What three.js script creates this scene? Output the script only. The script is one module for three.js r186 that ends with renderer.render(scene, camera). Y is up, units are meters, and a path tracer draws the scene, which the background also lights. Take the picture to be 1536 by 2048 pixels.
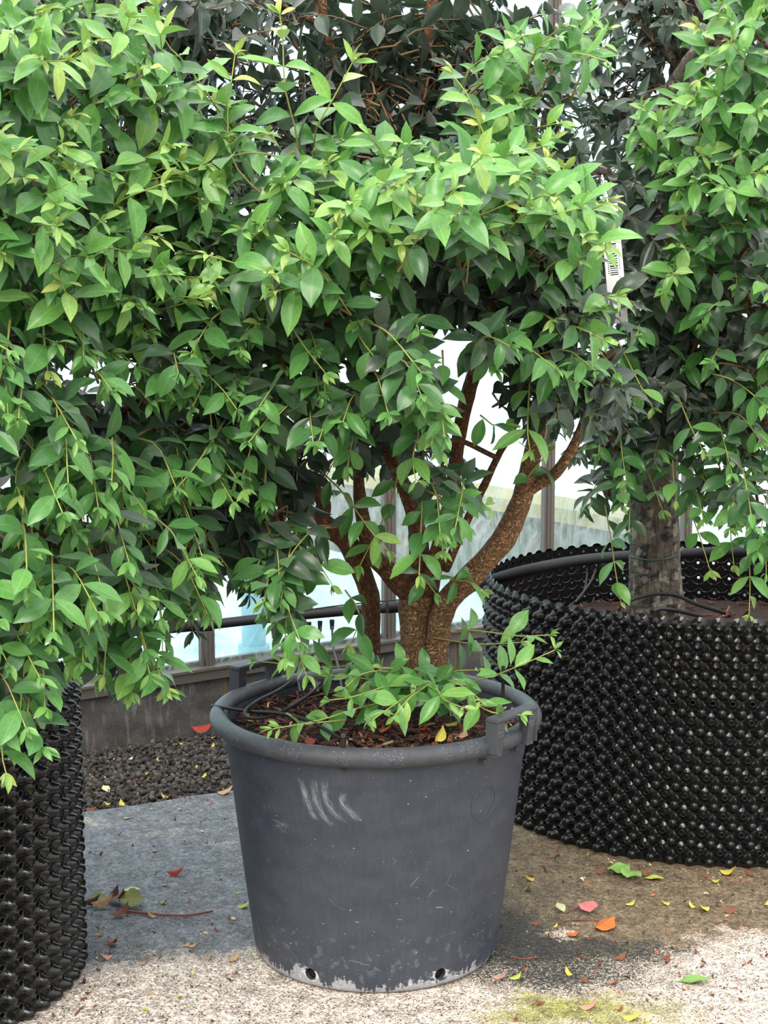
import * as THREE from 'three';
import { mergeGeometries, mergeVertices } from 'three/addons/utils/BufferGeometryUtils.js';
import { RoundedBoxGeometry } from 'three/addons/geometries/RoundedBoxGeometry.js';
import { createNoise2D, createNoise3D } from 'simplex-noise';
import { Brush, Evaluator, SUBTRACTION } from 'three-bvh-csg';

// ---------------------------------------------------------------- camera, sky, exposure
const V = (x, y, z) => new THREE.Vector3(x, y, z);
const W = 1536, H = 2048, F = 3300, PITCH = THREE.MathUtils.degToRad(8), EYE = 1.4;
const scene = new THREE.Scene();
const camera = new THREE.PerspectiveCamera(2 * THREE.MathUtils.radToDeg(Math.atan(H / 2 / F)), W / H, 0.05, 200);
camera.position.set(0, EYE, 0);
camera.rotation.set(-PITCH, 0, 0);
camera.updateMatrixWorld(true);

// overcast sky: brightest overhead, even all the way round
const SKYW = 64, SKYH = 64, skyData = new Float32Array(SKYW * SKYH * 4);
for (let j = 0; j < SKYH; j++) {
  const el = ((j + 0.5) / SKYH - 0.5) * Math.PI, s = Math.max(0, Math.sin(el));
  const L = (1 + 1.4 * s) / 2.4;
  for (let i = 0; i < SKYW; i++) skyData.set([L * 1.0, L * 1.0, L * 1.02, 1], (j * SKYW + i) * 4);
}
const sky = new THREE.DataTexture(skyData, SKYW, SKYH, THREE.RGBAFormat, THREE.FloatType);
sky.mapping = THREE.EquirectangularReflectionMapping; sky.magFilter = THREE.LinearFilter; sky.needsUpdate = true;
scene.background = sky; scene.environment = sky;
scene.backgroundIntensity = 2.5; scene.environmentIntensity = 2.5;
// the brightest part of the cloud cover, where the sun stands behind it, high over the yard
const sun = new THREE.DirectionalLight(0xfff6e8, 2.2);
sun.position.set(-1.6, 6.5, 2.6); sun.target.position.set(0, 0.6, -3.4);
sun.castShadow = true; sun.shadow.radius = 60; sun.shadow.mapSize.set(2048, 2048);
Object.assign(sun.shadow.camera, { left: -5, right: 5, top: 5, bottom: -5, near: 0.5, far: 18 });
scene.add(sun, sun.target);

const renderer = new THREE.WebGLRenderer({ antialias: true });
renderer.toneMapping = THREE.LinearToneMapping;
renderer.toneMappingExposure = 1.3;
renderer.shadowMap.enabled = true;

// ---------------------------------------------------------------- helpers
function rng(seed) { let a = seed >>> 0; return () => { a = (a + 0x6d2b79f5) | 0; let t = Math.imul(a ^ (a >>> 15), 1 | a); t = (t + Math.imul(t ^ (t >>> 7), 61 | t)) ^ t; return ((t ^ (t >>> 14)) >>> 0) / 4294967296; }; }
const R = rng(20240611), rr = (a, b) => a + (b - a) * R();
const noise2 = createNoise2D(rng(5)), noise3 = createNoise3D(rng(9));
const fbm2 = (x, y, o = 4) => { let s = 0, a = 0.5, f = 1; for (let i = 0; i < o; i++) { s += a * noise2(x * f, y * f); a *= 0.5; f *= 2.03; } return s; };
const lerp = THREE.MathUtils.lerp, clamp = THREE.MathUtils.clamp, smooth = THREE.MathUtils.smoothstep;
const sc = Math.sin(PITCH), cc = Math.cos(PITCH);
function dirOf(px, py) { const x = (px - W / 2) / F, y = (H / 2 - py) / F; return V(x, y * cc - sc, -cc - y * sc); }
const at = (px, py, depth) => { const d = dirOf(px, py); return V(0, EYE, 0).addScaledVector(d, depth / -d.z); };          // a point at that distance from the lens plane of the yard
const ground = (px, py, h = 0) => { const d = dirOf(px, py); return V(0, EYE, 0).addScaledVector(d, (h - EYE) / d.y); };  // where a sight line meets the height h
const project = (p) => { const y0 = p.y - EYE, zc = -p.z * cc - y0 * sc, yc = y0 * cc - p.z * sc; return [W / 2 + (F * p.x) / zc, H / 2 - (F * yc) / zc, zc]; };

const taken = {};
function numbered(name) { const n = taken[name] = (taken[name] ?? -1) + 1; return n ? `${name}_${String(n).padStart(3, '0')}` : name; }
function tag(o, label, category, group, kind) { o.userData.label = label; if (category) o.userData.category = category; if (group) o.userData.group = group; if (kind) o.userData.kind = kind; return o; }
function thing(name, label, category, group) { const g = new THREE.Group(); g.name = numbered(name); scene.add(g); return tag(g, label, category, group); }
function mesh(name, geo, mat, parent) {
  const m = new THREE.Mesh(geo, mat); m.name = parent ? name : numbered(name); m.castShadow = m.receiveShadow = true; (parent ?? scene).add(m); return m;
}
function struct(name, geo, mat, label, category = 'structure', parent) { const m = mesh(name, geo, mat, parent); m.userData.kind = 'structure'; if (!parent) tag(m, label, category); return m; }
function copies(name, geo, mat, mats, colors, parent) {
  const m = new THREE.InstancedMesh(geo, mat, mats.length); m.name = parent ? name : numbered(name); m.castShadow = m.receiveShadow = true;
  mats.forEach((x, i) => { m.setMatrixAt(i, x); if (colors) m.setColorAt(i, colors[i]); });
  m.userData.kind = 'stuff'; (parent ?? scene).add(m); return m;
}
const std = (o) => new THREE.MeshStandardMaterial(o), phys = (o) => new THREE.MeshPhysicalMaterial(o);
const srgb = (r, g, b) => new THREE.Color().setRGB(r / 255, g / 255, b / 255, THREE.SRGBColorSpace);
function dataTex(n, m, fn, color = true, repeat = true) {
  const d = new Uint8Array(n * m * 4);
  for (let j = 0; j < m; j++) for (let i = 0; i < n; i++) { const c = fn(i / n, j / m, i, j); const k = (j * n + i) * 4; if (c.length) { d[k] = c[0]; d[k + 1] = c[1]; d[k + 2] = c[2]; } else d[k] = d[k + 1] = d[k + 2] = c; d[k + 3] = 255; }
  const t = new THREE.DataTexture(d, n, m, THREE.RGBAFormat); t.magFilter = THREE.LinearFilter; t.minFilter = THREE.LinearFilter;
  if (color) t.colorSpace = THREE.SRGBColorSpace; if (repeat) t.wrapS = t.wrapT = THREE.RepeatWrapping; t.needsUpdate = true; return t;
}
function canvasTex(w, h, draw, color = true) {
  const c = document.createElement('canvas'); c.width = w; c.height = h; draw(c.getContext('2d'), w, h);
  const t = new THREE.CanvasTexture(c); if (color) t.colorSpace = THREE.SRGBColorSpace; return t;
}
const tile = (fn) => (u, v) => { const a = Math.PI * 2; return fn(Math.cos(u * a), Math.sin(u * a), Math.cos(v * a), Math.sin(v * a)); };
const noiseTile = (f) => { const g = tile((a, b, c, d) => noise3(a * f + 7 + c * f * 0.73, b * f - d * f * 0.69, c * f * 0.7 + d * f * 0.6 + 3)); return g; };

// a tube of changing thickness along smooth points: [x, y, z, r]
function sweep(pts, o = {}) {
  const { radial = 8, step = 0.02, bark = 0, seed = 0, cap = true } = o;
  const curve = new THREE.CatmullRomCurve3(pts.map((p) => p[0]), false, 'centripetal');
  const n = Math.max(2, Math.min(o.most ?? 140, Math.round(curve.getLength() / step))), pos = [], uv = [], idx = [];
  const P = [], T = []; for (let i = 0; i <= n; i++) { P.push(curve.getPoint(i / n)); T.push(curve.getTangent(i / n).normalize()); }
  let N = Math.abs(T[0].y) < 0.9 ? V(0, 1, 0) : V(0, 0, 1); N.addScaledVector(T[0], -N.dot(T[0])).normalize();
  let run = 0;
  for (let i = 0; i <= n; i++) {
    N.addScaledVector(T[i], -N.dot(T[i])).normalize(); const B = T[i].clone().cross(N);
    const s = (i / n) * (pts.length - 1), k = Math.min(pts.length - 2, Math.floor(s)), r = lerp(pts[k][1], pts[k + 1][1], s - k);
    if (i) run += P[i].distanceTo(P[i - 1]);
    for (let j = 0; j <= radial; j++) {
      const a = (j / radial) * Math.PI * 2, ca = Math.cos(a), sa = Math.sin(a);
      const q = P[i].clone().addScaledVector(N, ca).addScaledVector(B, sa);
      let rad = r;
      if (bark) rad *= 1 + bark * (noise3(ca * 2.6 + seed, sa * 2.6, run * 26) * 0.6 + noise3(ca * 1.1 + seed, sa * 1.1, run * 8 + 4));
      q.copy(P[i]).addScaledVector(N, ca * rad).addScaledVector(B, sa * rad);
      pos.push(q.x, q.y, q.z); uv.push((j / radial) * Math.round(Math.max(1, r * 6.283 / 0.05)) * 0.05, run);
    }
  }
  const w = radial + 1;
  for (let i = 0; i < n; i++) for (let j = 0; j < radial; j++) { const a = i * w + j; idx.push(a, a + w, a + 1, a + 1, a + w, a + w + 1); }
  if (cap) for (const [i, sgn] of [[0, 1], [n, -1]]) {
    const c = pos.length / 3; pos.push(P[i].x, P[i].y, P[i].z); uv.push(0, 0);
    for (let j = 0; j < radial; j++) idx.push(c, ...(sgn > 0 ? [i * w + j, i * w + j + 1] : [i * w + j + 1, i * w + j]));
  }
  const g = new THREE.BufferGeometry(); g.setAttribute('position', new THREE.Float32BufferAttribute(pos, 3)); g.setAttribute('uv', new THREE.Float32BufferAttribute(uv, 2)); g.setIndex(idx); g.computeVertexNormals();
  const nr = g.attributes.normal;   // close the seam of the normals
  for (let i = 0; i <= n; i++) { const a = i * w, b = a + radial, x = nr.getX(a) + nr.getX(b), y = nr.getY(a) + nr.getY(b), z = nr.getZ(a) + nr.getZ(b), l = Math.hypot(x, y, z) || 1; nr.setXYZ(a, x / l, y / l, z / l); nr.setXYZ(b, x / l, y / l, z / l); }
  return g;
}
const tint = (g, c0, c1 = c0) => {   // a colour for the whole of a geometry, or from one end to the other
  const n = g.attributes.position.count, a = new Float32Array(n * 3), v = g.attributes.uv; let top = 1e-6; for (let i = 0; i < n; i++) top = Math.max(top, v.getY(i));
  const c = new THREE.Color(); for (let i = 0; i < n; i++) { c.lerpColors(c0, c1, v.getY(i) / top); a.set([c.r, c.g, c.b], i * 3); }
  g.setAttribute('color', new THREE.BufferAttribute(a, 3)); return g;
};
const box = (w, h, d, x = 0, y = 0, z = 0) => new THREE.BoxGeometry(w, h, d).translate(x, y, z);

// ---------------------------------------------------------------- materials
const grainA = (() => { const g = new Float32Array(256 * 256), r = rng(3); for (let i = 0; i < g.length; i++) g[i] = r(); return (x, y) => g[((y & 255) << 8) | (x & 255)]; })();
const fineBump = dataTex(512, 512, (u, v, i, j) => clamp(128 + 60 * fbm2(i * 0.06, j * 0.06, 3) + 70 * (grainA(i, j) - 0.5), 0, 255), false);
const barkMap = dataTex(512, 512, (u, v, i, j) => {
  const ridge = Math.abs(noise2(i * 0.055 + 2 * noise2(i * 0.02, j * 0.012), j * 0.014)) , f = fbm2(i * 0.05, j * 0.03, 4), fleck = noise2(i * 0.16, j * 0.05) > 0.55 ? 40 : 0;
  const k = clamp(0.25 + ridge * 1.25 + f * 0.3, 0, 1.25);
  return [clamp(56 + 104 * k + fleck, 0, 255), clamp(40 + 80 * k + fleck, 0, 255), clamp(27 + 55 * k + fleck, 0, 255)];
});
const barkBump = dataTex(512, 512, (u, v, i, j) => clamp(255 * (0.2 + Math.abs(noise2(i * 0.055 + 2 * noise2(i * 0.02, j * 0.012), j * 0.014)) * 1.3 + 0.2 * fbm2(i * 0.1, j * 0.06, 3)), 0, 255), false);
for (const t of [barkMap, barkBump]) t.repeat.set(5, 5);
const bark = std({ map: barkMap, bumpMap: barkBump, bumpScale: 0.004, roughness: 0.85 });
const darkBark = std({ map: barkMap, bumpMap: barkBump, bumpScale: 0.003, roughness: 0.85, color: srgb(188, 168, 154) });
const greyBarkMap = dataTex(512, 512, (u, v, i, j) => {
  const f = fbm2(i * 0.012, j * 0.012, 4), st = fbm2(i * 0.08, j * 0.01, 3), li = 0.65 * smooth(fbm2(i * 0.014 + 40, j * 0.012, 4), 0.16, 0.4), dk = smooth(fbm2(i * 0.01 + 9, j * 0.014 + 5, 3), 0.15, 0.35);
  let k = 92 + 40 * st + 30 * f - 48 * dk;
  return [clamp(lerp(k, 168, li), 0, 255), clamp(lerp(k * 0.9, 165, li), 0, 255), clamp(lerp(k * 0.76, 150, li), 0, 255)];
});
greyBarkMap.repeat.set(2.2, 2.2);
const greyBark = std({ map: greyBarkMap, bumpMap: barkBump, bumpScale: 0.0025, roughness: 0.8 });
const blackPlastic = phys({ color: srgb(11, 12, 13), roughness: 0.45, specularIntensity: 0.3, clearcoat: 0.65, clearcoatRoughness: 0.08 });
const pipePlastic = std({ color: srgb(12, 13, 14), roughness: 0.62 });
const metal = std({ color: srgb(116, 110, 104), roughness: 0.42, metalness: 0.55, bumpMap: fineBump, bumpScale: 0.0004 });

// ---------------------------------------------------------------- the setting: slab, gravel strip, glasshouse
const edgeA = ground(160, 1627), edgeB = ground(470, 1580), eDir = edgeB.clone().sub(edgeA).normalize(), eN = V(-eDir.z, 0, eDir.x); if (eN.z > 0) eN.negate();   // slab edge; eN points to the glasshouse
const wallA = V(-0.674, 0, -5.02), wDir = V(0.82, 0, -0.572).normalize(), wN = V(-wDir.z, 0, wDir.x).multiplyScalar(-1); if (wN.z < 0) wN.negate();   // wN points to the yard
const wp = (t, y = 0, out = 0) => wallA.clone().addScaledVector(wDir, t).addScaledVector(wN, out).setY(y);
const wTurn = Math.atan2(-wDir.z, wDir.x);

struct('ground', new THREE.PlaneGeometry(60, 60).rotateX(-Math.PI / 2).translate(0, -0.05, 0), std({ color: srgb(78, 74, 68), roughness: 0.95 }), 'dark earth underneath the gravel and slab', 'ground');
{
  // slab: stains and tone patches are laid out in metres on the slab
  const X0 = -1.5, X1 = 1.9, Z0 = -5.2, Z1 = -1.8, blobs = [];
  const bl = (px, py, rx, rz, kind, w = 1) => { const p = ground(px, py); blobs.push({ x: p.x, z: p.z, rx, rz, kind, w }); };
  // kinds: 0 pale, 1 dark grey, 2 black algae, 3 yellow green moss, 4 tan
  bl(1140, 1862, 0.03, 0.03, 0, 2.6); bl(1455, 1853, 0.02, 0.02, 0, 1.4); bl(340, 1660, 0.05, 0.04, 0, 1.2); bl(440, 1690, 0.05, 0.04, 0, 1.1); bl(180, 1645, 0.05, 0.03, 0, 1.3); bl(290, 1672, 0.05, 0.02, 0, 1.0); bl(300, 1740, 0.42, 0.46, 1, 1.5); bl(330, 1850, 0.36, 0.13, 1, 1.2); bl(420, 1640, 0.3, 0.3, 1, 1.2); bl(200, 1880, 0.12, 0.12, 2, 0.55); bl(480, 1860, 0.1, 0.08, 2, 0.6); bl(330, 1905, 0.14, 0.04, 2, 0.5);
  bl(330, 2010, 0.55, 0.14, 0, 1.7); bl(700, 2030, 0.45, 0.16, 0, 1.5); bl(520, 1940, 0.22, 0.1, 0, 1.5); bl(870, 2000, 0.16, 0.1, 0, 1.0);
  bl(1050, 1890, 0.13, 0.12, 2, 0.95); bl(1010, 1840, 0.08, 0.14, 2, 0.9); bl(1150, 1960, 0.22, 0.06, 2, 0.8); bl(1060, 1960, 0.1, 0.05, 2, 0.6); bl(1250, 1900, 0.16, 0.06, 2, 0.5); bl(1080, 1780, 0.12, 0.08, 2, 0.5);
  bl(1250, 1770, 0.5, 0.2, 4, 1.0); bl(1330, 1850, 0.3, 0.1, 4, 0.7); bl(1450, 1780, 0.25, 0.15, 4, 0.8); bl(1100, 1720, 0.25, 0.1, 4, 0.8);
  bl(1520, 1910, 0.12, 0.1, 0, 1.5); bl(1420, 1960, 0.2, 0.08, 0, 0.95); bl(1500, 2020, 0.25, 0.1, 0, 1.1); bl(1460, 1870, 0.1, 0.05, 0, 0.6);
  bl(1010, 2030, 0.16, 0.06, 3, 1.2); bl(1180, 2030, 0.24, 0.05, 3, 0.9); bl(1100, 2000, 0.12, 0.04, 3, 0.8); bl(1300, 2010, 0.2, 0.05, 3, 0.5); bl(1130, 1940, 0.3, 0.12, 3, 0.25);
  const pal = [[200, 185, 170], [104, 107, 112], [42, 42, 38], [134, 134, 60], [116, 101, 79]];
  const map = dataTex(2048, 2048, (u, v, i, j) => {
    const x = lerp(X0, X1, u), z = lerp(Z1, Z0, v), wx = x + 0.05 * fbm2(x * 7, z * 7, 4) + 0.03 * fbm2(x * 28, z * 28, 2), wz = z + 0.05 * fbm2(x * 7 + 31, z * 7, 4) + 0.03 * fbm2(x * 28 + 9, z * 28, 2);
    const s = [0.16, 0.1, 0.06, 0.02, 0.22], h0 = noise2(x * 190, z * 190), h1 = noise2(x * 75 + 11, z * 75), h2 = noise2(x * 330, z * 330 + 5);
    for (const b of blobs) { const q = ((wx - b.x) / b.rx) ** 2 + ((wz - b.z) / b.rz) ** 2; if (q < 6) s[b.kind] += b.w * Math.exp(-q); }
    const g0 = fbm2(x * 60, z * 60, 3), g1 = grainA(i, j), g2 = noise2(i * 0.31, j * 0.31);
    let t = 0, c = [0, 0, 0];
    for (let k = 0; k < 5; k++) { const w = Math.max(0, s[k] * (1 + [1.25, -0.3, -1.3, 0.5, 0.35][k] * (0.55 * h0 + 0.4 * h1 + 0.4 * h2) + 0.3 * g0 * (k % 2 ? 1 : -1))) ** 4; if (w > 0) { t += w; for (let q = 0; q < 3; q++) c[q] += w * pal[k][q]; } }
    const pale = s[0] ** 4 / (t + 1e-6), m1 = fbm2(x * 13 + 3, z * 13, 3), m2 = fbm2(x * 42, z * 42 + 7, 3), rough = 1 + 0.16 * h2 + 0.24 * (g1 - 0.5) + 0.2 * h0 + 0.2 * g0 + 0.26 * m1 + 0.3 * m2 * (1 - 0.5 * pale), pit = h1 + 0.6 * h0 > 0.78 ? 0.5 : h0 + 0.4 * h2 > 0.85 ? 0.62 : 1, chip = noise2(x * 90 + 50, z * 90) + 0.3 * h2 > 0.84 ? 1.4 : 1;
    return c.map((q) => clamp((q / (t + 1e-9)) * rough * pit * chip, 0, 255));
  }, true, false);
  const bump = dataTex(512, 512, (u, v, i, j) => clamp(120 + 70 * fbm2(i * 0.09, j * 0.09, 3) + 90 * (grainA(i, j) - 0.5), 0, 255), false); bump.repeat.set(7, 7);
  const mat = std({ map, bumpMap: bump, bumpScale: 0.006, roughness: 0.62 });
  // outline: cut along the gravel, with an uneven edge
  const sh = new THREE.Shape(), n = 90; const pt = (s, o) => edgeA.clone().addScaledVector(eDir, s).addScaledVector(eN, o);
  for (let i = 0; i <= n; i++) { const s = lerp(-2.5, 4, i / n), p = pt(s, 0.012 * fbm2(s * 9, 1, 3) + 0.008 * noise2(s * 30, 4)); i ? sh.lineTo(p.x, -p.z) : sh.moveTo(p.x, -p.z); }
  sh.lineTo(6, 3); sh.lineTo(6, -6); sh.lineTo(-6, -6); sh.lineTo(-6, 3.2);
  const g = new THREE.ExtrudeGeometry(sh, { depth: 0.08, bevelEnabled: false, curveSegments: 1 }).rotateX(-Math.PI / 2).translate(0, -0.08, 0);
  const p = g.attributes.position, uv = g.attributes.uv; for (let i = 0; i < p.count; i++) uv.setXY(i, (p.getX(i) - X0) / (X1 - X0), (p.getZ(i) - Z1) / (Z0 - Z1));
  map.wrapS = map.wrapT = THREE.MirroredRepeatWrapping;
  struct('floor', g, mat, 'stained concrete slab with dark grey patches and pale patches', 'paving');
}
{
  // gravel: a strip between slab and glasshouse
  const v = [], stones = [];
  const st = new THREE.IcosahedronGeometry(1, 1); { const p = st.attributes.position; for (let i = 0; i < p.count; i++) { const q = V().fromBufferAttribute(p, i), k = 1 + 0.22 * noise3(q.x * 1.3, q.y * 1.3, q.z * 1.3); p.setXYZ(i, q.x * k, q.y * k * 0.72, q.z * k); } }
  const sg = mergeVertices(st.deleteAttribute('normal').deleteAttribute('uv')); sg.computeVertexNormals();
  const mats = [], cols = [], r = rng(77), q = new THREE.Quaternion(), e = new THREE.Euler();
  for (let i = 0; i < 15000; i++) {
    const x = lerp(-2.0, 1.5, r()), t = r(); const k = (x - edgeA.x) / eDir.x; const a = edgeA.clone().addScaledVector(eDir, k), kb = (x - wallA.x) / wDir.x, b = wallA.clone().addScaledVector(wDir, kb).addScaledVector(wN, 0.05);
    const z = lerp(a.z - 0.005, b.z, t), s = 0.0045 + 0.005 * r() ** 1.5;
    q.setFromEuler(e.set(r() * 6, r() * 6, r() * 6));
    mats.push(new THREE.Matrix4().compose(V(x, -0.022 + r() * 0.014, z), q, V(s * (0.9 + r() * 0.5), s, s)));
    const c = 30 + 52 * r() ** 1.3, w = r(); cols.push(srgb(c * (1.04 + 0.12 * w), c * (1 + 0.03 * w), c * (0.96 - 0.08 * w)));
  }
  tag(copies('gravel', sg, std({ roughness: 0.8 }), mats, cols), 'dark grey gravel strip along the foot of the glasshouse wall', 'gravel');
}
const SILL = 0.187;
{
  const conc = dataTex(512, 512, (u, v, i, j) => { const k = 76 + 26 * fbm2(i * 0.008, j * 0.012, 4) + 16 * fbm2(i * 0.12, j * 0.12, 3) + 16 * (grainA(i, j) - 0.5) + (noise2(i * 0.3, j * 0.3) > 0.78 ? 32 : 0) + 26 * smooth(fbm2(i * 0.03, j * 0.006, 2), 0.2, 0.5); return [k * 1.02, k, k * 0.97]; });
  conc.repeat.set(1, 1);
  const mat = std({ map: conc, bumpMap: fineBump, bumpScale: 0.002, roughness: 0.9 });
  const wall = new THREE.Group(); wall.name = 'wall_front'; scene.add(wall); tag(wall, 'low dark concrete wall under the glasshouse panes', 'wall', null, 'structure');
  // blocks with narrow mortar joints
  const joints = [-2.4, -1.55, -0.72, 0.205, 1.13, 2.05, 2.98, 3.9];
  for (let i = 0; i < joints.length - 1; i++) { const a = joints[i] + 0.008, b = joints[i + 1] - 0.008, g = box(b - a, SILL - 0.03 + 0.1, 0.14); const uv = g.attributes.uv; for (let k = 0; k < uv.count; k++) uv.setXY(k, uv.getX(k) * (b - a) * 1.6 + i * 0.37, uv.getY(k) * 0.4); const m = mesh('block', g, mat, wall); m.position.copy(wp((a + b) / 2, (SILL - 0.03) / 2 - 0.05, -0.07)); m.rotation.y = wTurn; }
  const mortar = std({ color: srgb(112, 100, 76), roughness: 0.95, bumpMap: fineBump, bumpScale: 0.002 });
  const core = mesh('mortar', box(6.4, SILL - 0.034 + 0.1, 0.136), mortar, wall); core.position.copy(wp(0.75, (SILL - 0.034) / 2 - 0.05, -0.071)); core.rotation.y = wTurn;
  const sill = struct('trim_1', mergeGeometries([box(6.4, 0.034, 0.05, 0, -0.017, 0), box(6.4, 0.008, 0.066, 0, 0.002, 0), box(6.4, 0.012, 0.02, 0, 0.012, -0.03)]), metal, 'grey metal sill on top of the low wall', 'sill');
  sill.position.copy(wp(0.75, SILL - 0.004, -0.012)); sill.rotation.y = wTurn;
  // panes and glazing bars
  const film = dataTex(512, 1024, (u, v, i, j) => { const a = fbm2(i * 0.006 + 1.4 * noise2(i * 0.004, j * 0.003), j * 0.012 + 1.4 * noise2(i * 0.005 + 8, j * 0.005), 4), s = smooth(Math.abs(a), 0.02, 0.3); return clamp(255 * (0.8 + 0.2 * s) - 26 * smooth(fbm2(i * 0.02, j * 0.03, 3), 0.1, 0.4), 0, 255); }, false);
  const filmC = dataTex(256, 512, (u, v, i, j) => { const a = fbm2(i * 0.012, j * 0.02, 4); return [226 + 18 * a, 240 + 10 * a, 242 + 10 * a]; });
  const pane = phys({ color: 0xffffff, map: filmC, transmission: 0.96, transmissionMap: film, roughness: 0.08, thickness: 0, ior: 1.5, side: THREE.DoubleSide });
  const bars = [-1.965, -1.26, -0.555, 0.15, 0.855, 1.56, 2.265, 2.97, 3.675], TOP = 2.75;
  for (let k = 0; k < bars.length; k++) {
    const g = mergeGeometries([box(0.02, TOP - SILL, 0.03), box(0.011, TOP - SILL, 0.018, -0.019, 0, 0), box(0.011, TOP - SILL, 0.018, 0.019, 0, 0), box(0.006, TOP - SILL, 0.038, 0.004, 0, 0)]);
    const m = struct(`trim_${k + 2}`, g, metal, 'upright grey metal glazing bar between glasshouse panes', 'glazing bar'); m.userData.group = 'glazing bars'; m.position.copy(wp(bars[k], (TOP + SILL) / 2, -0.02)); m.rotation.y = wTurn;
    if (k < bars.length - 1) {
      const p = struct(`window_${k + 1}`, box(0.675, TOP - SILL, 0.004), pane, 'tall glass pane with cloudy smears above the low wall', 'window'); p.userData.group = 'glasshouse panes'; p.position.copy(wp(bars[k] + 0.3525, (TOP + SILL) / 2, -0.03)); p.rotation.y = wTurn;
    }
  }
  // inside: pale floor sheet, low rendered wall with a yellowish coping, white lining
  const inFloor = dataTex(512, 512, (u, v, i, j) => { const a = fbm2(i * 0.006 + 0.8 * noise2(i * 0.008, j * 0.008), j * 0.014, 3); const k = 226 + 26 * a; return [clamp(k, 0, 250), clamp(k + 5, 0, 252), clamp(k + 6, 0, 255)]; }); inFloor.repeat.set(3, 3);
  const fl = struct('floor', box(14, 0.06, 9), std({ map: inFloor, roughness: 0.5, bumpMap: fineBump, bumpScale: 0.002 }), 'pale sheeted floor inside the glasshouse', 'floor'); fl.position.copy(wp(1.5, 0.0, -4.68)); fl.rotation.y = wTurn;
  const rend = dataTex(512, 512, (u, v, i, j) => { const k = 138 + 26 * fbm2(i * 0.02, j * 0.02, 4) + 34 * (grainA(i, j) - 0.5) + (noise2(i * 0.2, j * 0.2) > 0.7 ? -40 : 0); return [k, k * 0.96, k * 0.88]; }); rend.repeat.set(3, 1);
  const a = at(1330, 1068, 6.55), b = at(520, 925, 9.1); a.y = b.y = 0; const d = b.clone().sub(a), L = d.length(), turn = Math.atan2(-d.z, d.x);
  const low = new THREE.Group(); low.name = 'wall_inside'; scene.add(low); tag(low, 'low pale rendered wall with yellowish coping inside the glasshouse', 'wall', null, 'structure'); low.position.copy(a).lerp(b, 0.5); low.rotation.y = turn;
  const rm = std({ map: rend, roughness: 0.9, bumpMap: fineBump, bumpScale: 0.003 }), cm = std({ color: srgb(206, 180, 128), roughness: 0.85, bumpMap: fineBump, bumpScale: 0.002 });
  for (let i = 0; i < 8; i++) { mesh('block', box(L / 8 - 0.006, 0.38, 0.2, -L / 2 + (i + 0.5) * (L / 8), 0.2, 0), rm, low); mesh('coping', box(L / 8 - 0.004, 0.06, 0.26, -L / 2 + (i + 0.5) * (L / 8), 0.42, 0), cm, low); }
  const lining = std({ color: srgb(238, 246, 248), roughness: 0.6, bumpMap: fineBump, bumpScale: 0.004 });
  const back = struct('wall_back', box(14, 2.9, 0.1), lining, 'white sheeted far wall of the glasshouse', 'wall'); back.position.copy(wp(1.5, 1.45, -5.2)); back.rotation.y = wTurn;
  const post = mesh('sheet_post', mergeGeometries([new THREE.CylinderGeometry(0.045, 0.045, 0.62, 16).translate(0, 0.31, 0), new THREE.CylinderGeometry(0.06, 0.06, 0.03, 16).translate(0, 0.015, 0), new THREE.CylinderGeometry(0.05, 0.05, 0.02, 16).translate(0, 0.62, 0)]), std({ color: srgb(150, 200, 214), roughness: 0.5 }));
  const pp = ground(508, 1305, 0.03); post.position.set(pp.x, 0.03, pp.z); tag(post, 'pale blue post standing behind the glasshouse pane', 'post');
}

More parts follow.
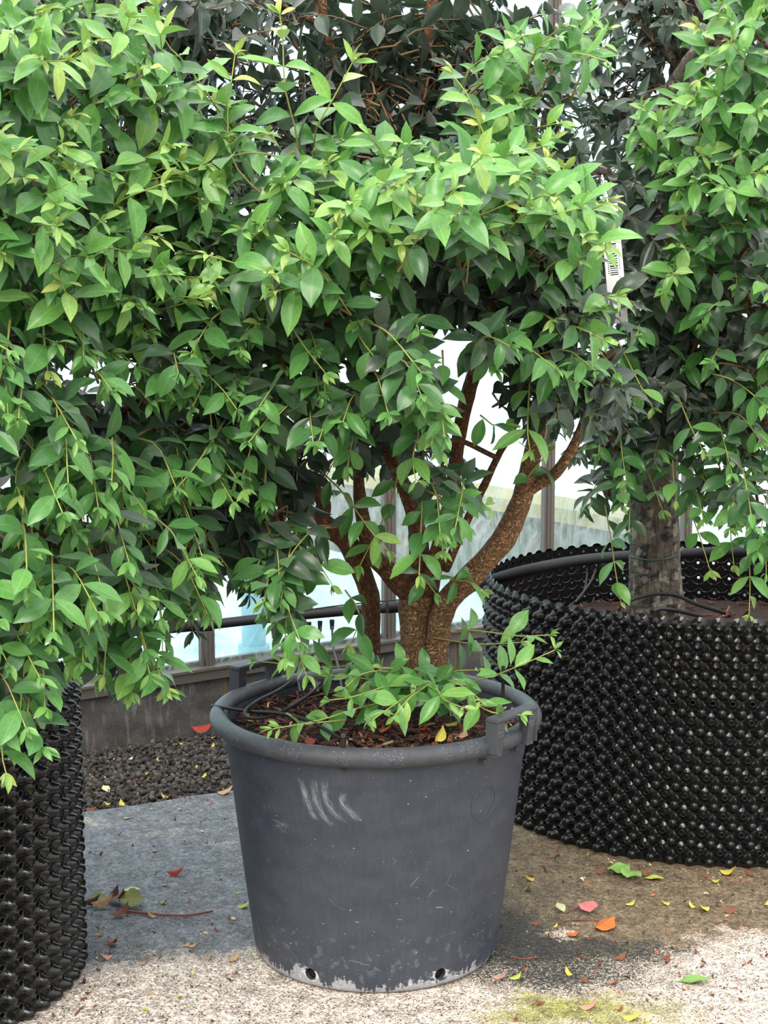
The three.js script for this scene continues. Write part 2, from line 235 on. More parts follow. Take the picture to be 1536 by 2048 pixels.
// ---------------------------------------------------------------- the round pot
const POT = ground(752, 1889); POT.y = 0;
const SOIL = 0.478;
{
  const pot = thing('plant_pot', 'large charcoal plastic pot with rolled rim, two handles and white limescale at base', 'pot'); pot.position.copy(POT);
  const HT = 0.5;
  const map = canvasTex(2048, 1024, (c, w, h) => {
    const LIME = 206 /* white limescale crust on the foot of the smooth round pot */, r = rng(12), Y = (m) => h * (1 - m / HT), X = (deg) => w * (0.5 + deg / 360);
    c.fillStyle = 'rgb(58,62,70)'; c.fillRect(0, 0, w, h);
    const im = c.getImageData(0, 0, w, h), d = im.data;
    for (let j = 0; j < h; j++) for (let i = 0; i < w; i++) {
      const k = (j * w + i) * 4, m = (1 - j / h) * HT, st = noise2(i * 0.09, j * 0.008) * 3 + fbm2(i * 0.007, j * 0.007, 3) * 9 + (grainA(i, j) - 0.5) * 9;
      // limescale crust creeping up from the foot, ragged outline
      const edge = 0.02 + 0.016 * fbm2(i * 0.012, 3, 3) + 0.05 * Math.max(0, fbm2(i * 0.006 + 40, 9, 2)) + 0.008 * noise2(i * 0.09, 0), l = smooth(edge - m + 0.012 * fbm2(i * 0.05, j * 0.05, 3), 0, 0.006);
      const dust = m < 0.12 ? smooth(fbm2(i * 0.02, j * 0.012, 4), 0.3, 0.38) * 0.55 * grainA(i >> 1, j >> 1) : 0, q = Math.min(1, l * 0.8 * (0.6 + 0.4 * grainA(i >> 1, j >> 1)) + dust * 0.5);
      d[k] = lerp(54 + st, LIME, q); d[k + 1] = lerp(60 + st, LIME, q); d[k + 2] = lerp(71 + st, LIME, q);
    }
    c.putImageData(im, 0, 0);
    const line = (pts, col, wd) => { c.strokeStyle = col; c.lineWidth = wd; c.lineCap = 'round'; c.beginPath(); pts.forEach((p, i) => (i ? c.lineTo(...p) : c.moveTo(...p))); c.stroke(); };
    for (let i = 0; i < 1500; i++) { c.fillStyle = `rgba(214,216,218,${0.25 + 0.7 * r() ** 2})`; const y = r() ** 0.8, s = 0.6 + 1.5 * r() ** 3; c.beginPath(); c.arc(r() * w, y * h, s, 0, 7); c.fill(); }
    for (let i = 0; i < 260; i++) { const x = r() * w, y = r() * h, l = 6 + 40 * r() ** 2, a = r() * 6.3, b = a + (r() - 0.5); line([[x, y], [x + Math.cos(a) * l, y + Math.sin(a) * l], [x + Math.cos(b) * l * 1.8, y + Math.sin(b) * l * 1.8]], r() < 0.5 ? `rgba(150,153,160,${0.12 + 0.35 * r()})` : `rgba(42,44,50,${0.2 + 0.35 * r()})`, 0.6 + r()); }
    // dried wipe marks, three strokes and a shorter one
    for (const [a0, k, len] of [[-30, 0, 1], [-25.2, 1, 1.1], [-20.5, 2, 1], [-13.5, 3, 0.7]]) for (let q = 0; q < 130; q++) {
      const o = 20 * (r() + r()) * 0.55, s0 = r() * 0.85, s1 = s0 + 0.08 + r() * 0.25, seg = []; for (let s = s0; s <= Math.min(1, s1); s += 0.05) seg.push([X(a0) + o + 40 * s * s * len + 5 * Math.sin(s * 5 + k), Y(0.452 - 0.085 * s * len - (k === 3 ? 0.02 : 0))]);
      if (seg.length > 1) line(seg, `rgba(160,162,166,${0.06 + 0.14 * r()})`, 0.8 + r() * 2);
    }
    for (let q = 0; q < 30; q++) { const x = X(-43) + r() * 34, y = Y(0.352) + r() * 44; line([[x, y], [x + 10 * r(), y + 8], [x + 16, y + 4 - 10 * r()]], `rgba(190,192,194,${0.12 + 0.2 * r()})`, 1.2); }
    for (const [dx, y, l, a] of [[14, 0.235, 34, 0.4], [22, 0.21, 22, 0.45], [25.5, 0.181, 30, 0.9], [-8, 0.16, 14, 0.8], [9, 0.165, 20, 0.6], [-10, 0.075, 46, 0.5], [-6, 0.07, 40, 0.5]]) line([[X(dx), Y(y)], [X(dx) + l * 0.5, Y(y) + (y > 0.2 ? -l : -2 + l * 0.2)]], `rgba(200,202,206,${a})`, 2);
    // rings of limescale round the drain holes
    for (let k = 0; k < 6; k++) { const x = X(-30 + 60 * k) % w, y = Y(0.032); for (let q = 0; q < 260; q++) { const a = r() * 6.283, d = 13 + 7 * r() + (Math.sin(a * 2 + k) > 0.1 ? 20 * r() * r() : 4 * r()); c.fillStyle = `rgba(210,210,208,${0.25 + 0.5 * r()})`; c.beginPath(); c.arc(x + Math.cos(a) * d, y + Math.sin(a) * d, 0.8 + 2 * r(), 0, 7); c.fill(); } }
  });
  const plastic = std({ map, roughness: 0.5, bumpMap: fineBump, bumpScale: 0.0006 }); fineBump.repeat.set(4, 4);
  const prof = []; const wallR = (y) => 0.2535 + (0.316 - 0.2535) * (y / HT) ** 0.92;
  prof.push([0.02, 0.0], [0.236, 0.0], [0.248, 0.004], [wallR(0.014), 0.014]);
  for (let i = 1; i <= 10; i++) { const y = 0.014 + (0.43 - 0.014) * (i / 10); prof.push([wallR(y), y]); }
  prof.push([wallR(0.4315) + 0.0016, 0.4325], [wallR(0.46) + 0.0016, 0.46], [wallR(HT) + 0.0016, HT], [0.309, HT], [0.3, 0.44], [0.246, 0.02], [0.02, 0.014]);
  const lg = new THREE.LatheGeometry(prof.map((p) => new THREE.Vector2(...p)), 128); { const p = lg.attributes.position, uv = lg.attributes.uv; for (let i = 0; i < p.count; i++) uv.setY(i, p.getY(i) / HT); }
  lg.rotateY(Math.PI);
  const ev = new Evaluator(); let body = new Brush(lg, plastic); body.updateMatrixWorld();
  for (let k = 0; k < 6; k++) { const a = (-30 + 60 * k) * Math.PI / 180, b = new Brush(new THREE.CylinderGeometry(0.0125, 0.0125, 0.12, 20).rotateX(Math.PI / 2).rotateY(a).translate(Math.sin(a) * 0.255, 0.032, Math.cos(a) * 0.255), plastic); b.updateMatrixWorld(); body = ev.evaluate(body, b, SUBTRACTION); body.material = plastic; body.updateMatrixWorld(); }
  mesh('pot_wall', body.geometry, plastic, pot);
  const rimMap = dataTex(512, 128, (u, v, i, j) => { const k = 66 + 10 * fbm2(i * 0.03, j * 0.03, 3) + 12 * (grainA(i, j) - 0.5) + (noise2(i * 0.12, j * 0.2) > 0.62 && fbm2(i * 0.012, 2, 2) > 0.02 ? 50 : 0); return [k * 0.96, k * 1.01, k * 1.1]; }); rimMap.repeat.set(6, 1);
  const rimMat = std({ map: rimMap, roughness: 0.38, bumpMap: fineBump, bumpScale: 0.0006 });
  const rim = new THREE.TorusGeometry(0.3262, 0.0188, 20, 160).rotateX(Math.PI / 2); mesh('rolled_rim', rim, rimMat, pot).position.y = 0.506;
  const lip = new THREE.LatheGeometry([[0.317, 0.484], [0.331, 0.486], [0.3395, 0.492], [0.341, 0.497], [0.337, 0.498]].map((p) => new THREE.Vector2(...p)), 128); mesh('rim_lip', lip, rimMat, pot);
  // handles: two posts and a grip with a grooved underside
  for (const [deg, up] of [[51, 0], [231, 0]]) {
    const h = new THREE.Group(); h.name = 'handle'; h.rotation.y = deg * Math.PI / 180; h.position.y = 0.47; pot.add(h);
    const rib = [];
    for (const s of [-1, 1]) { const post = new THREE.Shape(); [[-0.007, 0.022], [0.006, 0.022], [0.009, 0.05], [0.013, 0.086], [-0.014, 0.092], [-0.01, 0.06]].forEach((p, i) => (i ? post.lineTo(...p) : post.moveTo(...p)));
      const g = new THREE.ExtrudeGeometry(post, { depth: 0.02, bevelEnabled: true, bevelSize: 0.002, bevelThickness: 0.002, bevelSegments: 2 }).rotateY(-Math.PI / 2).translate(0.01, 0, 0); mesh('post', g, rimMat, h).position.set(s * 0.054, 0, 0.343);
      mesh('post_rib', new RoundedBoxGeometry(0.004, 0.07, 0.03, 2, 0.0018), rimMat, h).position.set(s * 0.0665, 0.06, 0.343);
      mesh('rivet', new THREE.SphereGeometry(0.007, 14, 8).scale(1, 1, 0.6), rimMat, h).position.set(s * 0.054, 0.004, 0.318); }
    const bar = new RoundedBoxGeometry(0.14, 0.011, 0.03, 3, 0.004); rib.push(bar); mesh('grip', bar, rimMat, h).position.set(0, 0.092, 0.344);
    for (let k = -2; k <= 2; k++) mesh('finger_rib', new THREE.CylinderGeometry(0.005, 0.005, 0.026, 10).rotateX(Math.PI / 2), rimMat, h).position.set(k * 0.017, 0.0865, 0.344);
  }
  // raised maker's marks on the wall: a ring, an angular sign
  const mark = []; const onWall = (deg, y) => { const a = deg * Math.PI / 180, r = wallR(y) + 0.0004; return V(Math.sin(a) * r, y, Math.cos(a) * r); };
  const stroke = (list) => mark.push(sweep(list.map((p) => [onWall(...p), 0.0009]), { radial: 6, step: 0.004 }));
  { const ring = []; for (let i = 0; i <= 40; i++) { const a = (i / 40) * Math.PI * 2; ring.push([45 + 6.6 * Math.sin(a), 0.38 + 0.034 * Math.cos(a)]); } stroke(ring); stroke([[37.5, 0.424], [37.5, 0.404], [41.6, 0.402]]); stroke([[37.8, 0.423], [40.8, 0.427]]); stroke([[42.4, 0.41], [41.9, 0.401]]); }
  tag(mesh('embossed_mark', mergeGeometries(mark), rimMat, pot), 'raised ring and angular sign moulded in the wall');
  // soil and mulch
  const soilMap = dataTex(512, 512, (u, v, i, j) => { const k = 30 + 22 * fbm2(i * 0.05, j * 0.05, 3) + 40 * (grainA(i, j) - 0.5); const s = noise2(i * 0.33, j * 0.33) > 0.86 ? 90 : 0; return [clamp(k * 1.25 + s, 6, 255), clamp(k * 0.95 + s, 5, 255), clamp(k * 0.8 + s, 4, 255)]; }); soilMap.repeat.set(2, 2);
  const soilMat = std({ map: soilMap, bumpMap: fineBump, bumpScale: 0.006, roughness: 0.95 });
  const sg = new THREE.RingGeometry(0.0005, 0.303, 90, 34).rotateX(-Math.PI / 2); { const p = sg.attributes.position; for (let i = 0; i < p.count; i++) { const x = p.getX(i), z = p.getZ(i); p.setY(i, SOIL - 0.004 + 0.01 * fbm2(x * 9, z * 9, 3) + 0.004 * noise2(x * 60, z * 60) + 0.025 * Math.exp(-((x - 0.08) ** 2 + (z + 0.14) ** 2) / 0.012)); } sg.computeVertexNormals(); }
  mesh('soil', sg, soilMat, pot);
  mesh('soil_body', new THREE.CylinderGeometry(0.302, 0.245, 0.44, 48).translate(0, 0.242, 0), soilMat, pot);
  const chip = new THREE.BoxGeometry(1, 0.16, 0.34, 4, 1, 1); { const p = chip.attributes.position; for (let i = 0; i < p.count; i++) { const x = p.getX(i); p.setY(i, p.getY(i) + 0.14 * Math.cos(x * 3)); p.setZ(i, p.getZ(i) * (1 - 0.5 * Math.abs(x)) + 0.06 * Math.sin(x * 7)); } chip.computeVertexNormals(); }
  const mats = [], cols = [], r = rng(31), e = new THREE.Euler(), q = new THREE.Quaternion();
  for (let i = 0; i < 2600; i++) { const a = r() * 6.283, d = 0.298 * Math.sqrt(r()), s = 0.005 + 0.03 * r() ** 2.4; q.setFromEuler(e.set((r() - 0.5) * 0.9, r() * 6.28, (r() - 0.5) * 0.8)); mats.push(new THREE.Matrix4().compose(V(Math.cos(a) * d, SOIL + 0.003 + r() * 0.012, Math.sin(a) * d), q, V(s, s * 0.5 + 0.002, s * 0.5 + 0.002))); const k = 0.45 + 0.75 * r(), t = r(); cols.push(t < 0.62 ? srgb(112 * k, 66 * k, 46 * k) : t < 0.85 ? srgb(72 * k, 48 * k, 38 * k) : t < 0.96 ? srgb(150 * k, 104 * k, 74 * k) : srgb(200 * k, 180 * k, 150 * k)); }
  copies('bark_mulch', chip, std({ roughness: 0.85 }), mats, cols, pot);
}

// ---------------------------------------------------------------- dimpled air-pruning planters
const PLANTERS = { right: { c: V(0.875, 0, -4.4), r: 0.585, h: 0.602 }, left: { c: V(-1.064, 0, -3.2), r: 0.432, h: 0.6 } };
{
  const lathe = (pts, n) => new THREE.LatheGeometry(pts.map((p) => new THREE.Vector2(...p)), n).rotateX(Math.PI / 2);   // axis along +z
  const closed = lathe([[0.0225, 0], [0.0165, 0.003], [0.0124, 0.011], [0.0098, 0.0185], [0.006, 0.0222], [0.0001, 0.0235]], 12);
  const open = lathe([[0.0215, 0], [0.0128, 0.004], [0.0088, 0.009], [0.0076, 0.0125], [0.0062, 0.0135], [0.0048, 0.0125], [0.0045, 0.006], [0.0045, 0]], 12);
  const soilMat = std({ color: srgb(58, 44, 36), roughness: 0.95, bumpMap: fineBump, bumpScale: 0.01 });
  for (const [which, label] of [['right', 'wide black dimpled planter holding the thick grey trunk'], ['left', 'black dimpled planter standing on the slab under the drooping leafy shrub']]) {
    const { c, r, h } = PLANTERS[which], pl = thing('dimpled_planter', label, 'planter', 'black dimpled planters'); pl.position.copy(c);
    const soilY = which === 'right' ? h - 0.172 : h - 0.05;
    const sg = new THREE.RingGeometry(0.001, r - 0.012, 80, 30).rotateX(-Math.PI / 2); { const p = sg.attributes.position; for (let i = 0; i < p.count; i++) p.setY(i, soilY + 0.012 * fbm2(p.getX(i) * 8, p.getZ(i) * 8, 3)); sg.computeVertexNormals(); } mesh('soil', sg, soilMat, pl);
    const pitch = 0.046, cols = Math.round((2 * Math.PI * r) / pitch), rows = 26, rowH = (h - 0.0125 - 0.0145) / (rows - 1), list = [], e = new THREE.Euler(), q = new THREE.Quaternion();
    for (let j = 0; j < rows; j++) for (let i = 0; i < cols; i++) {
      const a = ((i + (j % 2) * 0.5) / cols) * Math.PI * 2 + j * 0.0021, y = h - 0.0125 - (rows - 1 - j) * rowH, n = V(Math.sin(a), 0, Math.cos(a));
      const m = new THREE.Matrix4().compose(V(n.x * (r - 0.001), y, n.z * (r - 0.001)), q.setFromEuler(e.set(0, a, 0)), V(1, 1, 1));
      const wpos = V(n.x * r, y, n.z * r).add(c), pr = project(wpos), facing = n.dot(V(0, EYE, 0).sub(wpos).normalize());
      let hid = false; if (which === 'right') { const d = Math.hypot(pr[0] - 752, 0); hid = pr[0] < 1050 && pr[1] > 1330 || pr[0] < 965; }
      const see = pr[0] > -20 && pr[0] < W + 20 && pr[1] < H + 20 && pr[1] > 1000 && !hid ? facing / pr[2] : -1;
      list.push({ m, see, open: j % 2 === 1 });
    }
    const best = [...list].sort((a, b) => b.see - a.see).slice(0, 300);
    const keep = new Set(best);
    for (const b of best) { const m = mesh(b.open ? 'open_stud' : 'closed_stud', b.open ? open : closed, blackPlastic, pl); m.applyMatrix4(b.m); }
    const rest = list.filter((x) => !keep.has(x));
    copies('closed_studs', closed, blackPlastic, rest.filter((x) => !x.open).map((x) => x.m), null, pl); copies('open_studs', open, blackPlastic, rest.filter((x) => x.open).map((x) => x.m), null, pl);
    // the sheet: solid below, and above the soil pierced at every open stud, so that daylight shows through the bores
    const openRows = []; for (let j = rows - 1; j > rows - 10; j--) if (j % 2 === 1) openRows.push(j);
    const yOf = (j) => h - 0.0125 - (rows - 1 - j) * rowH, yLo = yOf(openRows[openRows.length - 1]) - rowH, yHi = yOf(openRows[0]) + rowH;
    mesh('sheet_wall', mergeGeometries([[[r - 0.002, 0], [r, 0], [r, yLo]], [[r, Math.min(yHi, h - 0.001)], [r, h]]].map((p) => lathe(p, 180).rotateX(-Math.PI / 2))), blackPlastic, pl);
    const hp = [], hi = [], hn = [];
    for (const j of openRows) for (let i = 0; i < cols; i++) {
      const ac = ((i + 0.5) / cols) * Math.PI * 2 + j * 0.0021, b0 = hp.length / 3, half = Math.PI / cols;
      for (let k = 0; k < 16; k++) { const t = (k / 16) * Math.PI * 2, cx = Math.cos(t), cy = Math.sin(t), sq = 1 / Math.max(Math.abs(cx), Math.abs(cy)); for (const [u, v] of [[(cx * 0.0046) / r, cy * 0.0046], [cx * sq * half, cy * sq * rowH]]) { const q2 = ac + u; hp.push(Math.sin(q2) * r, Math.min(yOf(j) + v, h), Math.cos(q2) * r); hn.push(Math.sin(q2), 0, Math.cos(q2)); } }
      for (let k = 0; k < 16; k++) { const p0 = b0 + k * 2, p1 = b0 + ((k + 1) % 16) * 2; hi.push(p0, p0 + 1, p1 + 1, p0, p1 + 1, p1); }
    }
    const hg = new THREE.BufferGeometry(); hg.setAttribute('position', new THREE.Float32BufferAttribute(hp, 3)); hg.setAttribute('normal', new THREE.Float32BufferAttribute(hn, 3)); hg.setAttribute('uv', new THREE.Float32BufferAttribute(new Float32Array((hp.length / 3) * 2), 2)); hg.setIndex(hi);
    mesh('pierced_band', hg, blackPlastic, pl);
    if (which === 'right') { const mm = [], cs = [], r2 = rng(61); const chip = new THREE.BoxGeometry(1, 0.2, 0.35); for (let i = 0; i < 900; i++) { const a = r2() * 6.28, d = (r - 0.03) * Math.sqrt(r2()), s = 0.008 + 0.03 * r2() ** 2; mm.push(new THREE.Matrix4().compose(V(Math.cos(a) * d, soilY + 0.006 + 0.008 * r2(), Math.sin(a) * d), q.setFromEuler(e.set(r2() - 0.5, r2() * 6, r2() - 0.5)), V(s, s * 0.5, s * 0.5))); const k = 0.5 + 0.7 * r2(); cs.push(srgb(120 * k, 70 * k, 50 * k)); } copies('bark_mulch', chip, std({ roughness: 0.85 }), mm, cs, pl); }
  }
}

// ---------------------------------------------------------------- leaves
const leafMap = canvasTex(128, 256, (c, w, h) => {
  c.fillStyle = 'rgb(214,216,214)'; c.fillRect(0, 0, w, h); const r = rng(8);
  for (let i = 0; i < 500; i++) { c.fillStyle = `rgba(${r() < 0.5 ? '190,196,190' : '228,230,226'},0.25)`; c.beginPath(); c.arc(r() * w, r() * h, 2 + 8 * r(), 0, 7); c.fill(); }
  c.strokeStyle = 'rgba(240,244,225,0.55)'; c.lineWidth = 1; for (let k = 0; k < 9; k++) for (const s of [-1, 1]) { const y = h * (0.95 - k * 0.098); c.beginPath(); c.moveTo(w / 2, y); c.quadraticCurveTo(w / 2 + s * w * 0.26, y - 14, w / 2 + s * w * 0.5, y - 46); c.stroke(); }
  c.strokeStyle = 'rgb(255,255,232)'; c.lineWidth = 5; c.beginPath(); c.moveTo(w / 2, h); c.lineTo(w / 2, 0); c.stroke();
});
const leafBump = canvasTex(128, 256, (c, w, h) => {
  c.fillStyle = 'rgb(150,150,150)'; c.fillRect(0, 0, w, h); c.strokeStyle = 'rgba(90,90,90,0.8)'; c.lineWidth = 2.5; for (let k = 0; k < 9; k++) for (const s of [-1, 1]) { const y = h * (0.95 - k * 0.098); c.beginPath(); c.moveTo(w / 2, y); c.quadraticCurveTo(w / 2 + s * w * 0.26, y - 14, w / 2 + s * w * 0.5, y - 46); c.stroke(); }
  c.strokeStyle = 'rgb(60,60,60)'; c.lineWidth = 7; c.beginPath(); c.moveTo(w / 2, h); c.lineTo(w / 2, 0); c.stroke();
}, false);
// a leaf along +y of length 1, upper face +z
function leafGeo(curl, fold, wave, width, seed, side = 0) {
  const NU = 7, xs = [-1, -0.5, 0, 0.5, 1], pos = [], uv = [], idx = [];
  for (let i = 0; i <= NU; i++) {
    const u = i / NU, b = u < 0.001 ? 0.02 : u > 0.999 ? 0.004 : Math.pow(Math.sin(Math.PI * Math.pow(clamp((u - 0.05) / 0.95, 0.0001, 1), 0.82)), 0.82) * (1 - 0.38 * smooth(u, 0.72, 1)), w = width * Math.max(b, 0.014);
    const ang = curl * u, y = curl ? Math.sin(ang) / curl : u, z = curl ? -(1 - Math.cos(ang)) / curl : 0, nz = V(0, Math.sin(ang), Math.cos(ang));
    for (const v of xs) {
      const lift = fold * w * Math.abs(v) ** 1.3 + wave * w * Math.sin(u * 9 + seed + v * 2) * Math.abs(v), p = V(v * w * Math.cos(fold * 0.6) + side * u * u, y, z).addScaledVector(nz, lift);
      pos.push(p.x, p.y, p.z); uv.push(0.5 + v * 0.5 * Math.max(0.1, b), u);
    }
  }
  for (let i = 0; i < NU; i++) for (let j = 0; j < 4; j++) { const a = i * 5 + j, b = a + 5; idx.push(a, a + 1, b, a + 1, b + 1, b); }
  const g = new THREE.BufferGeometry(); g.setAttribute('position', new THREE.Float32BufferAttribute(pos, 3)); g.setAttribute('uv', new THREE.Float32BufferAttribute(uv, 2)); g.setIndex(idx); g.computeVertexNormals(); return g;
}
const LEAVES = [leafGeo(0.5, 0.28, 0.05, 0.215, 0, 0.02), leafGeo(0.85, 0.2, 0.08, 0.22, 2, -0.03), leafGeo(0.25, 0.4, 0.05, 0.195, 4, 0.03), leafGeo(1.1, 0.3, 0.06, 0.205, 1, -0.02), leafGeo(0.65, 0.12, 0.1, 0.24, 3, 0), leafGeo(-0.1, 0.45, 0.06, 0.19, 5, 0.01)];
// leaf colours by age of the leaf: fresh tips, first-year blades, old leathery blades
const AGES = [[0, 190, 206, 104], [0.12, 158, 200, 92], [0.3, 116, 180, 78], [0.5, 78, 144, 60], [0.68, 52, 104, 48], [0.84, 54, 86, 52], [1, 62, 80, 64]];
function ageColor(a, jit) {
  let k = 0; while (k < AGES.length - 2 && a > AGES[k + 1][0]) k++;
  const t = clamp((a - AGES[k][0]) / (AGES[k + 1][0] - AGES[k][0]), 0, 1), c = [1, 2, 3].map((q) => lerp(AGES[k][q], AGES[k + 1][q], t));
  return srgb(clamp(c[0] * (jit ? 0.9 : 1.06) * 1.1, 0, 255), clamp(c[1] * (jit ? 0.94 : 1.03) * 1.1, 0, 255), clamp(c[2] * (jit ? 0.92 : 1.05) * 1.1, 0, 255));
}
const leafLook = { map: leafMap, bumpMap: leafBump, bumpScale: 0.0012, roughness: 1, transmission: 0.28, thickness: 0, specularIntensity: 1, clearcoat: 1, clearcoatRoughness: 0.28, side: THREE.DoubleSide };
const NA = 14, PALETTE = []; for (let i = 0; i < NA; i++) for (const j of [0, 1]) PALETTE.push(ageColor(i / (NA - 1), j));
const leafMats = PALETTE.map((c) => phys({ ...leafLook, color: c })), massLeaf = phys({ ...leafLook, vertexColors: true });
const twigMat = std({ vertexColors: true, roughness: 0.6 });
const brown = srgb(96, 66, 46), brown2 = srgb(124, 100, 66), stemGreen = srgb(150, 158, 78), tipGreen = srgb(170, 180, 84);

class Plant {
  constructor(name, label, category, axis) { this.o = thing(name, label, category); this.axis = axis; this.leaves = []; this.twigs = []; this.nodes = []; }
  stem(pts, mat = bark, name = 'stem', amp = 0.1) {
    const list = pts.map(([px, py, d, r]) => [at(px, py, d), r]);
    mesh(name, sweep(list, { radial: 14, step: 0.012, bark: amp, seed: R() * 50 }), mat, this.o);
    const c = new THREE.CatmullRomCurve3(list.map((p) => p[0]), false, 'centripetal'); for (let i = 0; i <= 30; i++) this.nodes.push({ p: c.getPoint(i / 30), r: list[Math.min(list.length - 1, Math.floor((i / 30) * list.length))][1] });
  }
  nearest(p, up = 0.25) { let b = null, bd = 1e9; for (const n of this.nodes) { const d = n.p.distanceTo(p) + (n.p.y > p.y ? up * (n.p.y - p.y) : 0); if (d < bd) { bd = d; b = n; } } return b; }
  leaf(p, d, n, len, age, young) {
    const y = d.clone().normalize(), z = n.clone().addScaledVector(y, -n.dot(y)).normalize(), x = y.clone().cross(z), w = len * rr(0.88, 1.12) * (young ? 0.8 : 1);
    const m = new THREE.Matrix4().makeBasis(x.multiplyScalar(w), y.multiplyScalar(len), z.multiplyScalar(len)).setPosition(p);
    const k = clamp(Math.round(age * (NA - 1) + rr(-0.7, 0.7)), 0, NA - 1) * 2 + (R() < 0.5 ? 1 : 0);
    this.leaves.push({ m, v: Math.floor(R() * LEAVES.length), k, pix: 0 });
  }
  // a leafy shoot along points: opposite pairs, each pair turned a quarter from the last
  shoot(pts, o = {}) {
    const { len = 0.07, gap = 0.04, age0 = 0.55, age1 = 0.12, from = 0.12, r0 = 0.002, r1 = 0.001, woody = 0, bare = 0.08 } = o;
    const curve = new THREE.CatmullRomCurve3(pts, false, 'centripetal'), L = curve.getLength(), n = Math.max(2, Math.round((L * (1 - from)) / gap));
    const g = tint(sweep([[pts[0], r0], ...pts.slice(1, -1).map((p, i) => [p, lerp(r0, r1, (i + 1) / (pts.length - 1))]), [pts[pts.length - 1], r1]], { radial: 5, step: 0.03 }), woody ? brown : brown2.clone().lerp(stemGreen, 0.45), woody ? brown2 : tipGreen);
    if (o.own) mesh('shoot', g, twigMat, this.o); else this.twigs.push(g);
    let ph = R() * 6.28; const out = V();
    for (let i = 0; i <= n; i++) {
      const t = from + (1 - from) * (i / n), p = curve.getPointAt(Math.min(t, 0.999)), T = curve.getTangentAt(Math.min(t, 0.999)).normalize();
      const a = Math.abs(T.y) < 0.92 ? V(0, 1, 0) : V(0, 0, 1), N = a.addScaledVector(T, -a.dot(T)).normalize(), B = T.clone().cross(N);
      out.set(p.x - this.axis.x, 0, p.z - this.axis.z).normalize(); ph += Math.PI / 2 + rr(-0.25, 0.25);
      const size = len * rr(0.78, 1.15) * lerp(1, 0.45, smooth(t, 0.72, 1)) * lerp(0.75, 1, smooth(t, 0, 0.3)), f = lerp(0.35, 0.95, smooth(t, 0.5, 1));
      for (const s of [0, Math.PI]) {
        if (R() < bare) continue;
        const side = N.clone().multiplyScalar(Math.cos(ph + s)).addScaledVector(B, Math.sin(ph + s));
        // blades turn their faces to the light: towards the sky and the open yard
        const d = side.multiplyScalar(1.0).addScaledVector(T, f).add(V(rr(-0.2, 0.2), -0.16 + rr(-0.25, 0.2), rr(-0.1, 0.25))).normalize();
        const nn = V(rr(-0.4, 0.4), 0.85, rr(-0.2, 0.5)).addScaledVector(out, 0.75);
        const age = clamp(lerp(age0, age1, smooth(t, 0.35, 1)) + rr(-0.08, 0.08), 0, 1);
        this.leaf(p.clone().addScaledVector(d, 0.002), d, nn, size, age, t > 0.85);
      }
    }
    const E = curve.getPointAt(1), T = curve.getTangentAt(1).normalize();
    for (let k = 0; k < 3; k++) this.leaf(E, T.clone().add(V(rr(-0.9, 0.9), rr(-0.3, 0.6), rr(-0.6, 0.9))), V(rr(-1, 1), 1, rr(-0.3, 1)), len * rr(0.25, 0.5), clamp(age1 - 0.06, 0, 1), true);
  }
  // a clump of shoots filling an ellipsoid, hung on a side branch of the nearest stem
  clump([px, py, depth, rx, ry, rz, n, kind, o = {}]) {
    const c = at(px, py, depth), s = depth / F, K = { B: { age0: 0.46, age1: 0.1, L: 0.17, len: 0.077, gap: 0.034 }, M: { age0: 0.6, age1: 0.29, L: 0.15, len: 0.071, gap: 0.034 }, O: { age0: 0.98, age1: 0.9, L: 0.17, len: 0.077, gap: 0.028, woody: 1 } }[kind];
    const root = this.nearest(c), mid = root.p.clone().lerp(c, 0.55).add(V(rr(-0.04, 0.04), 0.05, rr(-0.04, 0.04)));
    const br = [[root.p, Math.min(root.r * 0.8, 0.008)], [mid, 0.005], [c.clone(), 0.0032]]; mesh('branch', sweep(br, { radial: 7, step: 0.03, bark: 0.08 }), darkBark, this.o);
    const bc = new THREE.CatmullRomCurve3(br.map((b) => b[0]), false, 'centripetal'), hooks = []; for (let i = 4; i <= 12; i++) hooks.push(bc.getPoint(i / 12));
    const hang = o.hang ?? smooth(py, 520, 1000), rise = o.rise ?? (kind === 'B' ? 0.55 : kind === 'M' ? 0.2 : 0.15);
    for (let i = 0; i < n; i++) {
      const a = R() * 6.283, q = Math.cbrt(R()), u = rr(-1, 1), w = Math.sqrt(1 - u * u);
      const b = c.clone().add(V(w * Math.cos(a) * q * rx * s, u * q * ry * s, w * Math.sin(a) * q * rz));
      const out = V(b.x - this.axis.x, 0, b.z - this.axis.z).normalize();
      const d = out.multiplyScalar(0.75).add(V(rr(-0.55, 0.55), rise + rr(-0.4, 0.5) - hang * 0.8, rr(-0.1, 0.9))).normalize(), L = K.L * rr(0.65, 1.3);
      const pts = [b.clone().addScaledVector(d, -L * 0.5), b.clone().addScaledVector(d, L * 0.05).add(V(rr(-0.01, 0.01), 0.012, 0)), b.clone().addScaledVector(d, L * 0.55).add(V(rr(-0.015, 0.015), -0.015 - 0.02 * hang, 0.01))];
      let hk = hooks[0]; for (const h of hooks) if (h.distanceTo(pts[0]) < hk.distanceTo(pts[0])) hk = h;
      if (hk.distanceTo(pts[0]) > 0.02) this.twigs.push(tint(sweep([[hk, 0.0028], [hk.clone().lerp(pts[0], 0.5).add(V(rr(-0.02, 0.02), 0.015, rr(-0.02, 0.02))), 0.0026], [pts[0], 0.0024]], { radial: 5, step: 0.05 }), brown, brown2));
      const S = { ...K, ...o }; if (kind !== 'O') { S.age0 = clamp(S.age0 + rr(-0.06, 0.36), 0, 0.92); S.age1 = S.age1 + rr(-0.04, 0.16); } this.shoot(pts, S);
    }
  }
  hero(pts, o = {}) { this.shoot(pts.map((p) => at(...p)), { own: true, from: 0.15, ...o }); }
}

